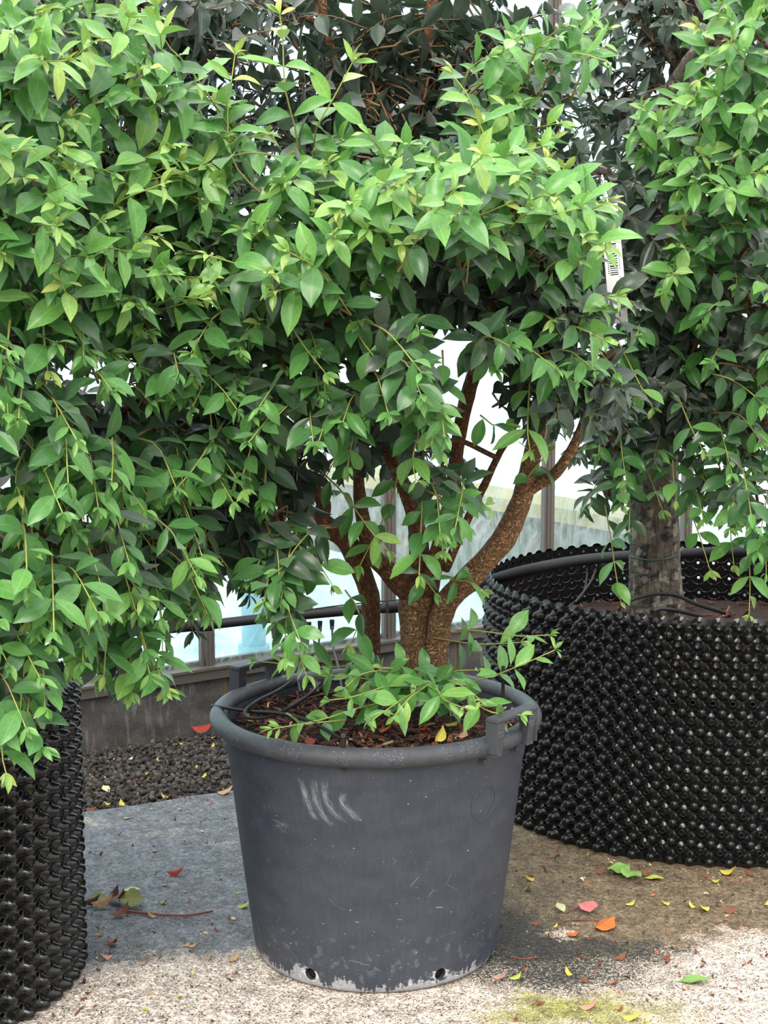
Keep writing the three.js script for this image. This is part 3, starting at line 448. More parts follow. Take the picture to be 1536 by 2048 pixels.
const main = new Plant('potted_shrub', 'leafy evergreen shrub with forked brown stems growing in the round pot', 'shrub', V(0, 0, -3.42));
const left = new Plant('drooping_shrub', 'dense bright green shrub drooping over the smaller dimpled planter', 'shrub', PLANTERS.left.c);
const right = new Plant('trunk_tree', 'leafy tree with thick grey trunk growing in the wide dimpled planter', 'tree', V(0.78, 0, -4.25));

// stems of the middle shrub: pixel, pixel, distance, radius in metres
main.stem([[848, 1420, 3.5, 0.05], [842, 1385, 3.5, 0.041], [838, 1320, 3.5, 0.036], [832, 1255, 3.5, 0.036], [834, 1205, 3.5, 0.042], [840, 1172, 3.5, 0.036]], bark, 'trunk', 0.09);
main.stem([[872, 1412, 3.47, 0.034], [873, 1370, 3.47, 0.027], [874, 1290, 3.47, 0.025], [888, 1215, 3.46, 0.026], [945, 1150, 3.43, 0.026], [1008, 1076, 3.4, 0.025], [1043, 1000, 3.38, 0.021], [1060, 930, 3.36, 0.019], [1077, 850, 3.34, 0.016], [1090, 750, 3.32, 0.013], [1100, 640, 3.27, 0.01], [1105, 520, 3.2, 0.007]]);
main.stem([[1050, 985, 3.37, 0.013], [1075, 968, 3.36, 0.0135], [1107, 949, 3.34, 0.012], [1140, 905, 3.3, 0.011], [1163, 855, 3.28, 0.009], [1185, 770, 3.25, 0.006]]);
main.stem([[735, 1412, 3.56, 0.03], [740, 1380, 3.56, 0.023], [742, 1300, 3.56, 0.021], [740, 1200, 3.55, 0.021], [716, 1125, 3.53, 0.022], [690, 1077, 3.52, 0.023], [645, 1042, 3.5, 0.02], [648, 1008, 3.49, 0.016], [632, 982, 3.47, 0.014], [600, 945, 3.43, 0.013], [566, 890, 3.38, 0.011], [530, 810, 3.3, 0.009], [490, 700, 3.2, 0.006]], darkBark);
main.stem([[655, 1046, 3.5, 0.017], [610, 1030, 3.47, 0.014], [560, 995, 3.4, 0.011], [500, 925, 3.3, 0.009], [450, 850, 3.2, 0.006]], darkBark);
main.stem([[832, 1195, 3.49, 0.03], [782, 1148, 3.49, 0.021], [745, 1108, 3.49, 0.018], [728, 1050, 3.5, 0.016], [717, 960, 3.5, 0.012], [722, 890, 3.5, 0.012], [715, 800, 3.5, 0.012], [705, 650, 3.5, 0.012], [716, 450, 3.52, 0.012], [736, 285, 3.55, 0.013], [715, 225, 3.55, 0.011], [670, 125, 3.55, 0.01], [645, 20, 3.55, 0.009], [640, -120, 3.55, 0.006]], darkBark);
main.stem([[842, 1190, 3.5, 0.032], [838, 1100, 3.51, 0.021], [826, 1020, 3.53, 0.018], [800, 955, 3.55, 0.016], [775, 895, 3.56, 0.014], [765, 800, 3.56, 0.012], [800, 600, 3.56, 0.011], [828, 400, 3.56, 0.012], [842, 230, 3.56, 0.013], [852, 130, 3.56, 0.012], [866, 0, 3.56, 0.012], [874, -130, 3.56, 0.008]], darkBark);
main.stem([[852, 1188, 3.48, 0.026], [880, 1085, 3.48, 0.016], [903, 985, 3.48, 0.015], [917, 880, 3.47, 0.015], [935, 790, 3.46, 0.016], [965, 700, 3.45, 0.015], [990, 625, 3.42, 0.014], [1012, 540, 3.38, 0.011], [1032, 430, 3.35, 0.009], [1045, 300, 3.35, 0.007], [1080, 150, 3.3, 0.005]], darkBark);
main.stem([[890, 1140, 3.45, 0.01], [925, 1060, 3.42, 0.009], [966, 975, 3.4, 0.0085], [1000, 905, 3.38, 0.007], [1026, 860, 3.36, 0.006], [1040, 800, 3.34, 0.004]], darkBark);

right.stem([[1312, 1340, 4.22, 0.095], [1311, 1240, 4.22, 0.08], [1310, 1150, 4.22, 0.068], [1310, 1050, 4.22, 0.062], [1312, 920, 4.22, 0.058], [1325, 700, 4.24, 0.053], [1345, 450, 4.26, 0.05], [1372, 180, 4.28, 0.047], [1392, 0, 4.3, 0.045], [1405, -160, 4.3, 0.04]], greyBark, 'trunk', 0.03);
right.stem([[1358, 330, 4.26, 0.02], [1310, 250, 4.2, 0.017], [1370, 140, 4.1, 0.02], [1420, 80, 4.0, 0.022], [1480, 10, 3.9, 0.02], [1540, -80, 3.8, 0.016]], greyBark);
right.stem([[1340, 520, 4.25, 0.02], [1250, 380, 4.2, 0.014], [1190, 340, 4.15, 0.012], [1130, 395, 4.1, 0.008]], greyBark);
right.stem([[1330, 640, 4.24, 0.02], [1400, 610, 4.05, 0.012], [1480, 640, 3.85, 0.009], [1560, 680, 3.7, 0.006]], greyBark);
right.stem([[1345, 430, 4.25, 0.02], [1420, 350, 4.0, 0.013], [1500, 310, 3.75, 0.009], [1580, 260, 3.6, 0.006]], greyBark);
right.stem([[1320, 760, 4.23, 0.016], [1270, 760, 4.1, 0.01], [1230, 800, 4.0, 0.007], [1200, 850, 3.9, 0.005]], greyBark);
right.stem([[1320, 800, 4.23, 0.016], [1390, 800, 4.05, 0.01], [1450, 830, 3.9, 0.007], [1520, 860, 3.8, 0.005]], greyBark);
right.stem([[1375, 150, 4.28, 0.02], [1300, 60, 4.25, 0.014], [1230, -20, 4.2, 0.01], [1170, -120, 4.2, 0.006]], greyBark);

{ // the planter of this shrub stands partly outside the picture
  const b = project(V(-1.064, 0.56, -3.2)), S = (pts) => left.stem(pts, darkBark);
  S([[b[0], b[1] + 20, 3.2, 0.04], [-280, 1200, 3.2, 0.03], [-260, 900, 3.18, 0.026], [-270, 500, 3.15, 0.022], [-280, 100, 3.12, 0.016], [-290, -200, 3.1, 0.01]]);
  S([[-262, 950, 3.18, 0.02], [-150, 800, 3.1, 0.016], [0, 650, 3.0, 0.012], [150, 450, 3.0, 0.01], [300, 300, 3.05, 0.007]]);
  S([[-262, 1080, 3.19, 0.02], [-100, 1010, 3.1, 0.014], [80, 900, 3.05, 0.011], [230, 830, 3.05, 0.008], [360, 760, 3.1, 0.006]]);
  S([[-262, 600, 3.15, 0.018], [-130, 400, 3.1, 0.014], [10, 250, 3.05, 0.011], [130, 120, 3.05, 0.008], [240, 10, 3.1, 0.006]]);
  S([[-275, 1250, 3.2, 0.018], [-140, 1200, 3.1, 0.013], [20, 1160, 3.02, 0.01], [160, 1120, 3.0, 0.008], [290, 1090, 3.05, 0.006]]);
  S([[-280, 1310, 3.2, 0.016], [-120, 1330, 3.05, 0.012], [40, 1320, 2.95, 0.01], [130, 1275, 2.9, 0.007], [200, 1200, 2.9, 0.005]]);
}

// ---------------------------------------------------------------- crowns
// clump: pixel, pixel, distance, half-width, half-height (pixels at that distance), half-depth (m), shoots, kind
const C = (plant, list) => list.forEach((k) => plant.clump(k));
C(main, [
  [640, 430, 2.92, 160, 95, 0.18, 17, 'B'], [850, 440, 2.9, 170, 100, 0.18, 19, 'B'], [1030, 410, 2.98, 140, 100, 0.18, 15, 'B'], [1120, 500, 3.05, 70, 90, 0.14, 11, 'B'], [760, 350, 3.08, 180, 60, 0.16, 11, 'B'],
  [960, 320, 3.12, 140, 60, 0.15, 9, 'B'], [510, 540, 2.95, 110, 110, 0.16, 12, 'B'], [640, 600, 2.88, 130, 90, 0.16, 13, 'B'], [770, 700, 2.92, 110, 80, 0.14, 9, 'M'], [570, 740, 2.95, 120, 100, 0.16, 12, 'M'], [460, 690, 2.95, 80, 100, 0.15, 8, 'M'],
  [970, 680, 3.02, 90, 45, 0.12, 5, 'M', { hang: 0.2 }], [1130, 625, 3.05, 70, 40, 0.12, 4, 'B', { hang: 0.2 }], [840, 790, 2.95, 70, 70, 0.12, 5, 'M'], [690, 820, 3.0, 110, 50, 0.12, 7, 'M'], [480, 860, 3.0, 80, 80, 0.14, 7, 'M'],
  [590, 1100, 3.05, 70, 50, 0.1, 6, 'M'], [570, 1180, 3.02, 50, 50, 0.08, 5, 'M', { hang: 0.7 }], [540, 900, 3.1, 70, 60, 0.14, 5, 'M'], [880, 950, 3.1, 60, 60, 0.1, 3, 'M'], [1080, 720, 3.1, 60, 40, 0.12, 3, 'M', { hang: 0.4 }], [1190, 740, 3.1, 40, 50, 0.1, 2, 'M'],
  [1110, 110, 3.2, 100, 80, 0.16, 8, 'M', { age0: 0.5, age1: 0.2, rise: 0.4 }], [985, 150, 3.15, 60, 70, 0.12, 4, 'M', { age0: 0.5, age1: 0.15, rise: 0.5 }], [1000, 250, 3.15, 80, 50, 0.12, 4, 'B'],
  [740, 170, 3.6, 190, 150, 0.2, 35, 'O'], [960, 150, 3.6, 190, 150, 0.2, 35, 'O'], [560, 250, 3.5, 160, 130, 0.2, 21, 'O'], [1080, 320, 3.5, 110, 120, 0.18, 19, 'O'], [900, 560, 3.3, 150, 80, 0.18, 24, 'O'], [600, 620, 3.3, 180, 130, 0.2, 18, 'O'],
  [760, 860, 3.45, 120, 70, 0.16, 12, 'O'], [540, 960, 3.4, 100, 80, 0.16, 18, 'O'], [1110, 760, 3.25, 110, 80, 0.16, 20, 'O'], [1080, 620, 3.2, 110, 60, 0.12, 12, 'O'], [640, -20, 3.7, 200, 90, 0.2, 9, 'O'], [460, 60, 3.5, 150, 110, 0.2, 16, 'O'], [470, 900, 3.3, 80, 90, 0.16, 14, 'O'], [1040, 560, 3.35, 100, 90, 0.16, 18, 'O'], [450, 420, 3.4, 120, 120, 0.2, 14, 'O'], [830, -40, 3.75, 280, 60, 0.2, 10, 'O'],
]);
C(right, [
  [1390, 250, 3.75, 110, 90, 0.16, 13, 'B'], [1490, 190, 3.6, 100, 100, 0.16, 12, 'B'], [1480, 350, 3.65, 110, 90, 0.16, 13, 'B'], [1340, 330, 3.85, 90, 70, 0.14, 8, 'B'], [1500, 60, 3.65, 80, 80, 0.16, 8, 'B'], [1590, 280, 3.6, 80, 200, 0.2, 12, 'B'],
  [1390, 450, 3.8, 70, 50, 0.14, 4, 'B'], [1500, 490, 3.7, 90, 80, 0.15, 9, 'M', { rise: 0.3 }], [1350, 530, 3.8, 60, 40, 0.12, 5, 'B', { hang: 0.2 }], [1480, 610, 3.75, 90, 80, 0.16, 6, 'M', { hang: 0.5 }], [1390, 690, 3.85, 90, 70, 0.16, 4, 'M'], [1500, 750, 3.75, 80, 80, 0.15, 8, 'M'],
  [1270, 700, 3.9, 50, 60, 0.12, 3, 'M'], [1400, 850, 3.9, 80, 80, 0.15, 5, 'M'], [1500, 900, 3.8, 70, 90, 0.14, 8, 'M'], [1245, 900, 3.95, 55, 70, 0.12, 5, 'M'], [1440, 990, 3.9, 60, 60, 0.12, 4, 'M'], [1590, 700, 3.7, 80, 300, 0.2, 14, 'M'], [1520, 1040, 3.85, 40, 60, 0.1, 3, 'M'],
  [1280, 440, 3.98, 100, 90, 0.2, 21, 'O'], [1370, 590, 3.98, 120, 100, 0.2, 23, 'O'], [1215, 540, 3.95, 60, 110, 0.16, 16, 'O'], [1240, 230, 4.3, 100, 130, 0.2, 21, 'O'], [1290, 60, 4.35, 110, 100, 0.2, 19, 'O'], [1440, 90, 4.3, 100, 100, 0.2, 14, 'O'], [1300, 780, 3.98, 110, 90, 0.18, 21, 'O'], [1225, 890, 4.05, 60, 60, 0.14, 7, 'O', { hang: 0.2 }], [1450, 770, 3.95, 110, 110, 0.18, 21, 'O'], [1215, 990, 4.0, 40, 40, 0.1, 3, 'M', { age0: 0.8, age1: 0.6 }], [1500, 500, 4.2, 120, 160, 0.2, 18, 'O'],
]);
{ // the drooping shrub: rows of clumps on its round front
  const rows = [[40, 'B'], [180, 'B'], [320, 'B'], [460, 'B'], [590, 'B'], [720, 'M'], [850, 'M'], [980, 'M'], [1100, 'M']];
  for (const [y, k] of rows) for (const x of [-90, 40, 170, 300, 410]) {
    if ((x > 380 && (y < 250 || y > 900)) || (x > 280 && y < 100)) continue;
    const d = 2.62 + 0.34 * smooth(x, 0, 420) + (y < 120 ? 0.12 : 0);
    left.clump([x + rr(-20, 20), y + rr(-20, 20), d + rr(-0.04, 0.06), 80, 75, 0.13, k === 'B' ? 7 : 6, k, { age0: k === 'B' ? 0.5 : 0.56, age1: k === 'B' ? 0.12 : 0.25, hang: smooth(y, 380, 1000) }]);
  }
  C(left, [
    [40, 1210, 2.7, 90, 60, 0.12, 7, 'M'], [180, 1200, 2.8, 80, 60, 0.12, 6, 'M'], [300, 1170, 2.9, 60, 60, 0.12, 5, 'M'], [40, 1370, 2.62, 70, 60, 0.1, 5, 'M'], [-60, 1340, 2.65, 70, 100, 0.12, 7, 'M'], [220, 1290, 2.85, 50, 30, 0.08, 3, 'M'], [380, 1120, 3.0, 50, 60, 0.1, 3, 'M'],
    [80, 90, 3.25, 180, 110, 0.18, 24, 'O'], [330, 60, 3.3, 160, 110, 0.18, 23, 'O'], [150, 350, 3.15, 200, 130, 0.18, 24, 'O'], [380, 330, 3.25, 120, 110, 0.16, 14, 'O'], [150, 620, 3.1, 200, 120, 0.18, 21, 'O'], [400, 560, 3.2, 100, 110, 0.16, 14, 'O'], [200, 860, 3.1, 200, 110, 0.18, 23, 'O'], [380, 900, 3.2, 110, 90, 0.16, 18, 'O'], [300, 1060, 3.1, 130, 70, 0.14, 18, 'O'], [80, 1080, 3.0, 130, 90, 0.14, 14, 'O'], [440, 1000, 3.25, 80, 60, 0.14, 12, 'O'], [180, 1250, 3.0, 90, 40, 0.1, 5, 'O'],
  ]);
}
// single long shoots that stand out
const up = { age0: 0.42, age1: 0.05, len: 0.082, gap: 0.045 }, low = { age0: 0.5, age1: 0.2, len: 0.066, gap: 0.045 };
for (const p of [
  [[598, 320, 2.98], [590, 255, 2.95], [570, 180, 2.93], [566, 90, 2.92], [560, 30, 2.9]], [[628, 310, 3.0], [632, 260, 2.97], [668, 195, 2.95], [705, 125, 2.93]],
  [[480, 290, 2.95], [410, 180, 2.9], [365, 120, 2.88], [332, 85, 2.86], [316, 12, 2.84]], [[490, 290, 2.95], [400, 245, 2.9], [300, 195, 2.85], [200, 120, 2.8]], [[620, 330, 2.95], [500, 305, 2.9], [400, 335, 2.85], [262, 368, 2.8]],
  [[560, 420, 2.9], [470, 330, 2.85], [455, 240, 2.85], [470, 110, 2.85]], [[945, 330, 3.05], [960, 260, 3.02], [935, 190, 3.0], [905, 150, 3.0]], [[1010, 380, 2.95], [990, 320, 2.95], [960, 250, 2.95]], [[760, 470, 2.85], [840, 450, 2.82], [930, 440, 2.82], [1010, 410, 2.85]],
]) main.hero(p, up);
for (const p of [
  [[885, 700, 2.95], [886, 770, 2.93], [872, 840, 2.93], [880, 900, 2.93]], [[830, 800, 2.98], [838, 860, 2.96], [825, 920, 2.95], [832, 960, 2.95]], [[700, 640, 2.9], [730, 690, 2.88], [775, 745, 2.87]], [[575, 640, 2.88], [610, 695, 2.87], [650, 745, 2.86]], [[450, 840, 2.95], [425, 880, 2.9], [385, 940, 2.86], [345, 985, 2.84]],
  [[845, 1000, 3.1], [842, 1060, 3.08], [840, 1110, 3.07], [838, 1150, 3.06]], [[875, 980, 3.1], [880, 1050, 3.08], [885, 1100, 3.07]], [[555, 1100, 3.05], [560, 1180, 3.02], [585, 1260, 3.0], [612, 1350, 2.98]], [[640, 940, 3.2], [690, 990, 3.15], [740, 1060, 3.1], [775, 1100, 3.08]], [[800, 930, 3.2], [780, 1010, 3.2], [745, 1080, 3.2], [720, 1130, 3.2]],
  [[540, 1060, 3.05], [520, 1120, 3.02], [500, 1160, 3.0]], [[620, 1080, 3.1], [640, 1130, 3.06], [665, 1170, 3.05]], [[690, 1180, 3.3], [720, 1230, 3.3], [700, 1290, 3.3]], [[960, 830, 3.1], [985, 850, 3.1], [1010, 850, 3.1]], [[905, 940, 3.1], [930, 1010, 3.1], [970, 1010, 3.1]], [[850, 980, 3.1], [905, 1010, 3.06], [925, 1050, 3.05]],
  [[1060, 760, 3.1], [1055, 860, 3.05], [1060, 900, 3.05]], [[1050, 960, 3.33], [1075, 930, 3.31], [1095, 905, 3.3]], [[900, 1160, 3.4], [945, 1165, 3.36], [965, 1180, 3.34]], [[830, 1140, 3.42], [850, 1160, 3.38], [870, 1185, 3.36]], [[410, 1040, 3.05], [412, 1110, 3.03], [405, 1210, 3.0]],
  // low shoots round the foot of the trunk
  [[870, 1258, 3.44], [960, 1262, 3.38], [1040, 1272, 3.32], [1100, 1270, 3.28]], [[868, 1275, 3.44], [950, 1288, 3.4], [1040, 1285, 3.36]], [[866, 1376, 3.42], [960, 1360, 3.32], [1030, 1335, 3.24], [1110, 1300, 3.2]], [[850, 1380, 3.42], [740, 1332, 3.38], [640, 1335, 3.34], [515, 1322, 3.3]], [[840, 1390, 3.42], [760, 1362, 3.32], [660, 1350, 3.26]], [[850, 1400, 3.4], [790, 1370, 3.25], [700, 1395, 3.16], [660, 1400, 3.14]],
  [[856, 1400, 3.4], [830, 1385, 3.25], [780, 1415, 3.15], [745, 1440, 3.1]], [[862, 1400, 3.4], [870, 1375, 3.25], [890, 1400, 3.15], [925, 1415, 3.1]], [[866, 1400, 3.4], [930, 1395, 3.22], [985, 1425, 3.14], [1040, 1430, 3.12]], [[845, 1390, 3.42], [720, 1415, 3.2], [640, 1440, 3.13], [560, 1455, 3.1]], [[860, 1395, 3.42], [900, 1345, 3.35], [955, 1340, 3.3]], [[850, 1395, 3.4], [800, 1340, 3.3], [765, 1335, 3.28]], [[855, 1395, 3.4], [845, 1350, 3.3], [830, 1375, 3.2]], [[850, 1398, 3.4], [870, 1365, 3.28], [820, 1395, 3.15], [790, 1430, 3.1]], [[858, 1398, 3.4], [880, 1360, 3.3], [930, 1375, 3.2], [960, 1400, 3.15]], [[850, 1395, 3.4], [780, 1345, 3.3], [720, 1350, 3.2], [690, 1375, 3.16]], [[842, 1395, 3.42], [770, 1340, 3.4], [690, 1320, 3.38], [620, 1325, 3.36]], [[690, 1440, 3.15], [640, 1445, 3.12], [590, 1450, 3.1], [545, 1458, 3.08]],
]) main.hero(p, { ...low, r0: 0.002, from: p[0][1] > 1230 ? 0.3 : 0.15, len: p[0][1] > 1230 ? 0.063 : 0.068, gap: p[0][1] > 1230 ? 0.05 : 0.042 });
for (const p of [
  [[1215, 640, 3.7], [1245, 700, 3.68], [1275, 760, 3.66], [1305, 815, 3.65]], [[1355, 790, 3.8], [1380, 850, 3.78], [1405, 900, 3.76]], [[1210, 1010, 3.95], [1222, 1080, 3.93], [1232, 1150, 3.92], [1242, 1205, 3.9]], [[1345, 920, 3.9], [1348, 970, 3.88], [1352, 1000, 3.87]], [[1375, 1010, 3.9], [1395, 1060, 3.88], [1420, 1140, 3.86]], [[1490, 1000, 3.9], [1495, 1080, 3.88], [1500, 1160, 3.86], [1498, 1230, 3.85]],
  [[1490, 100, 3.5], [1445, 130, 3.5], [1400, 160, 3.5]], [[1540, 30, 3.5], [1480, 70, 3.5], [1420, 110, 3.5]], [[1290, 930, 3.95], [1310, 980, 3.93], [1325, 1020, 3.92]], [[1460, 1020, 3.9], [1462, 1080, 3.88], [1468, 1130, 3.87]], [[1300, 560, 3.8], [1335, 520, 3.78], [1360, 540, 3.77]],
]) right.hero(p, { ...low, age1: 0.12, gap: 0.05 });
for (const p of [
  [[215, 1240, 2.8], [212, 1290, 2.78], [208, 1350, 2.77]], [[60, 1390, 2.62], [50, 1450, 2.6], [30, 1495, 2.6]], [[5, 1440, 2.58], [4, 1510, 2.57], [12, 1545, 2.56]], [[175, 1030, 2.75], [178, 1090, 2.74], [182, 1150, 2.73]], [[60, 1120, 2.65], [62, 1180, 2.64], [60, 1240, 2.63]], [[85, 620, 2.65], [90, 700, 2.63], [95, 740, 2.62]], [[20, 640, 2.6], [15, 690, 2.58], [10, 720, 2.57]], [[300, 1290, 2.85], [315, 1340, 2.83], [330, 1375, 2.82]], [[150, 560, 2.7], [155, 600, 2.68], [140, 640, 2.66]], [[50, 900, 2.65], [30, 950, 2.62], [40, 990, 2.6]],
]) left.hero(p, { ...low, age1: 0.1, len: 0.074 });

// which leaves show largest: a small depth picture of all blades
{
  const S = 0.25, w = W * S, h = H * S, zb = new Float32Array(w * h).fill(1e9), id = new Int32Array(w * h).fill(-1), all = [];
  const q = V(), scr = [];
  for (const pl of [main, left, right]) for (const lf of pl.leaves) {
    const n = all.push(lf) - 1, g = LEAVES[lf.v], p = g.attributes.position, ix = g.index.array; scr.length = 0;
    for (let i = 0; i < p.count; i++) { const s = project(q.fromBufferAttribute(p, i).applyMatrix4(lf.m)); scr.push(s[0] * S, s[1] * S, s[2]); }
    for (let t = 0; t < ix.length; t += 3) {
      const a = ix[t] * 3, b = ix[t + 1] * 3, c = ix[t + 2] * 3, ax = scr[a], ay = scr[a + 1], bx = scr[b], by = scr[b + 1], cx = scr[c], cy = scr[c + 1], ar = (bx - ax) * (cy - ay) - (cx - ax) * (by - ay); if (!ar) continue;
      const x0 = Math.max(0, Math.floor(Math.min(ax, bx, cx))), x1 = Math.min(w - 1, Math.ceil(Math.max(ax, bx, cx))), y0 = Math.max(0, Math.floor(Math.min(ay, by, cy))), y1 = Math.min(h - 1, Math.ceil(Math.max(ay, by, cy)));
      for (let y = y0; y <= y1; y++) for (let x = x0; x <= x1; x++) {
        const u = ((bx - x) * (cy - y) - (cx - x) * (by - y)) / ar, v = ((cx - x) * (ay - y) - (ax - x) * (cy - y)) / ar; if (u < 0 || v < 0 || u + v > 1) continue;
        const z = u * scr[a + 2] + v * scr[b + 2] + (1 - u - v) * scr[c + 2], k = y * w + x; if (z < zb[k]) { zb[k] = z; id[k] = n; }
      }
    }
  }
  for (const k of id) if (k >= 0) all[k].pix++;
}
for (const pl of [main, left, right]) {
  const order = [...pl.leaves].sort((a, b) => b.pix - a.pix), own = order.slice(0, 300), rest = order.slice(300);
  for (const lf of own) { const m = mesh('leaf', LEAVES[lf.v], leafMats[lf.k], pl.o); m.applyMatrix4(lf.m); }
  const g = mergeGeometries(rest.map((lf) => { const c = LEAVES[lf.v].clone().applyMatrix4(lf.m), a = new Float32Array(c.attributes.position.count * 3), k = PALETTE[lf.k]; for (let i = 0; i < a.length; i += 3) { a[i] = k.r; a[i + 1] = k.g; a[i + 2] = k.b; } c.setAttribute('color', new THREE.BufferAttribute(a, 3)); return c; }));
  const fm = mesh('foliage', g, massLeaf, pl.o); fm.userData.kind = 'stuff';
  const tm = mesh('twigs', mergeGeometries(pl.twigs), twigMat, pl.o); tm.userData.kind = 'stuff';
  console.log(pl.o.name, 'leaves', pl.leaves.length, 'shown', pl.leaves.filter((l) => l.pix > 0).length);
}

// ---------------------------------------------------------------- watering lines
{
  const P = thing('irrigation_pipe', 'thick black watering pipe running past the panes into the wide planter', 'pipe');
  const pts = [[-200, 1298, 4.35], [20, 1279, 4.5], [200, 1267, 4.7], [383, 1253, 4.95], [520, 1238, 5.0], [700, 1221, 5.0], [800, 1213, 4.95], [900, 1188, 4.75], [975, 1163, 4.45], [1040, 1144, 4.4], [1140, 1124, 4.5], [1230, 1114, 4.6], [1310, 1110, 4.65], [1400, 1106, 4.68], [1480, 1104, 4.6], [1600, 1104, 4.5]].map((p) => [at(...p), 0.0155]);
  mesh('pipe_run', sweep(pts, { radial: 16, step: 0.03, most: 200 }), pipePlastic, P);
  for (const [px, py, d] of [[408, 1251, 4.96], [790, 1214, 4.95]]) { const c = mesh('coupling', new THREE.CylinderGeometry(0.018, 0.018, 0.05, 18).rotateZ(Math.PI / 2), pipePlastic, P); c.position.copy(at(px, py, d)); c.rotation.y = 0.3; }
  for (const x of [618, 640, 664]) { const y = 1232 - (x - 618) * 0.1; mesh('dripper', new THREE.CylinderGeometry(0.008, 0.006, 0.03, 10), pipePlastic, P).position.copy(at(x, y + 22, 4.98)); }
  for (const x of [1160, 1180, 1200]) mesh('dripper', new THREE.CylinderGeometry(0.009, 0.008, 0.022, 10), pipePlastic, P).position.copy(at(x, 1137, 4.55));
  const tube = (pts, label, r = 0.0032, group, mat = pipePlastic, name = 'drip_tube') => tag(mesh(name, sweep(pts.map((p) => [p.length === 4 ? ground(p[0], p[1], p[2]) : at(...p), r]), { radial: 8, step: 0.012 }), mat), label, 'tube', group);
  for (const [a, b, c] of [[618, 612, 596], [642, 637, 632], [664, 666, 680]]) tube([[a, 1252, 4.98], [b, 1290, 4.7], [(b + c) / 2, 1320, 4.2], [c, 1352, 3.68], [c + 4, 1385, 3.5]], 'thin black drip tube hanging from the watering pipe into the round pot', 0.0034, 'drip tubes behind the round pot');
  tube([[423, 1412, 3.37], [440, 1414, 3.33], [500, 1423, 3.27], [560, 1427, 3.2], [620, 1443, 3.13], [680, 1476, 3.04]], 'black drip tube lying across the pot soil from rim to stake', 0.0036);
  tube([[596, 1352, 3.66], [560, 1378, 3.5], [505, 1408, 3.3], [490, 1424, 3.25], [497, 1436, 3.22], [535, 1434, 3.22], [570, 1420, 3.26], [620, 1388, 3.38], [640, 1366, 3.48]], 'black drip tube looped back on itself on the pot soil', 0.0036);
  tag(mesh('drip_stake', mergeGeometries([new THREE.BoxGeometry(0.011, 0.07, 0.006).translate(0, -0.02, 0), new THREE.CylinderGeometry(0.005, 0.005, 0.02, 8).rotateX(1.2).translate(0, 0.012, 0), new THREE.BoxGeometry(0.004, 0.06, 0.012).translate(0, -0.02, 0)]), pipePlastic), 'black plastic drip stake pushed into the soil near the pot rim', 'stake').position.copy(at(687, 1484, 3.03));
  tag(mesh('drip_stake', mergeGeometries([new THREE.BoxGeometry(0.007, 0.07, 0.005), new THREE.CylinderGeometry(0.004, 0.004, 0.016, 8).translate(0, 0.036, 0)]), pipePlastic), 'slim drip stake leaning by the pot rim beside the grip handle', 'stake').position.copy(at(1006, 1374, 3.3));
  tube([[1175, 1137, 4.55], [1170, 1175, 4.4], [1160, 1195, 4.3], [1135, 1215, 4.2]], 'thin black drip tube hanging in the wide planter', 0.003, 'drip tubes in the wide planter'); tube([[1192, 1137, 4.55], [1180, 1165, 4.4], [1150, 1205, 4.2]], 'thin black drip tube hanging in the wide planter', 0.003, 'drip tubes in the wide planter');
  tube([[1245, 1210, 4.0], [1270, 1197, 4.05], [1310, 1188, 4.08], [1350, 1190, 4.08], [1390, 1207, 4.05], [1450, 1226, 3.98]], 'black tube arching round the front of the grey trunk', 0.005); tube([[1305, 1222, 3.95], [1320, 1218, 4.0], [1350, 1221, 4.05], [1400, 1232, 3.95]], 'short black tube with open end at the foot of the grey trunk', 0.005);
  tag(mesh('support_wire', sweep([[600, 1222, 4.9], [680, 1211, 4.9], [760, 1203, 4.9], [900, 1192, 4.8]].map((p) => [at(...p), 0.0022]), { radial: 6, step: 0.03 }), pipePlastic), 'thin dark wire stretched just above the watering pipe', 'wire');
  tube([[1262, 1105, 4.28], [1272, 1116, 4.16], [1300, 1121, 4.135], [1330, 1118, 4.14], [1352, 1110, 4.18], [1362, 1098, 4.26]], 'dark green wire tied round the grey trunk', 0.003, null, std({ color: srgb(40, 62, 54), roughness: 0.5 }), 'trunk_tie');
}

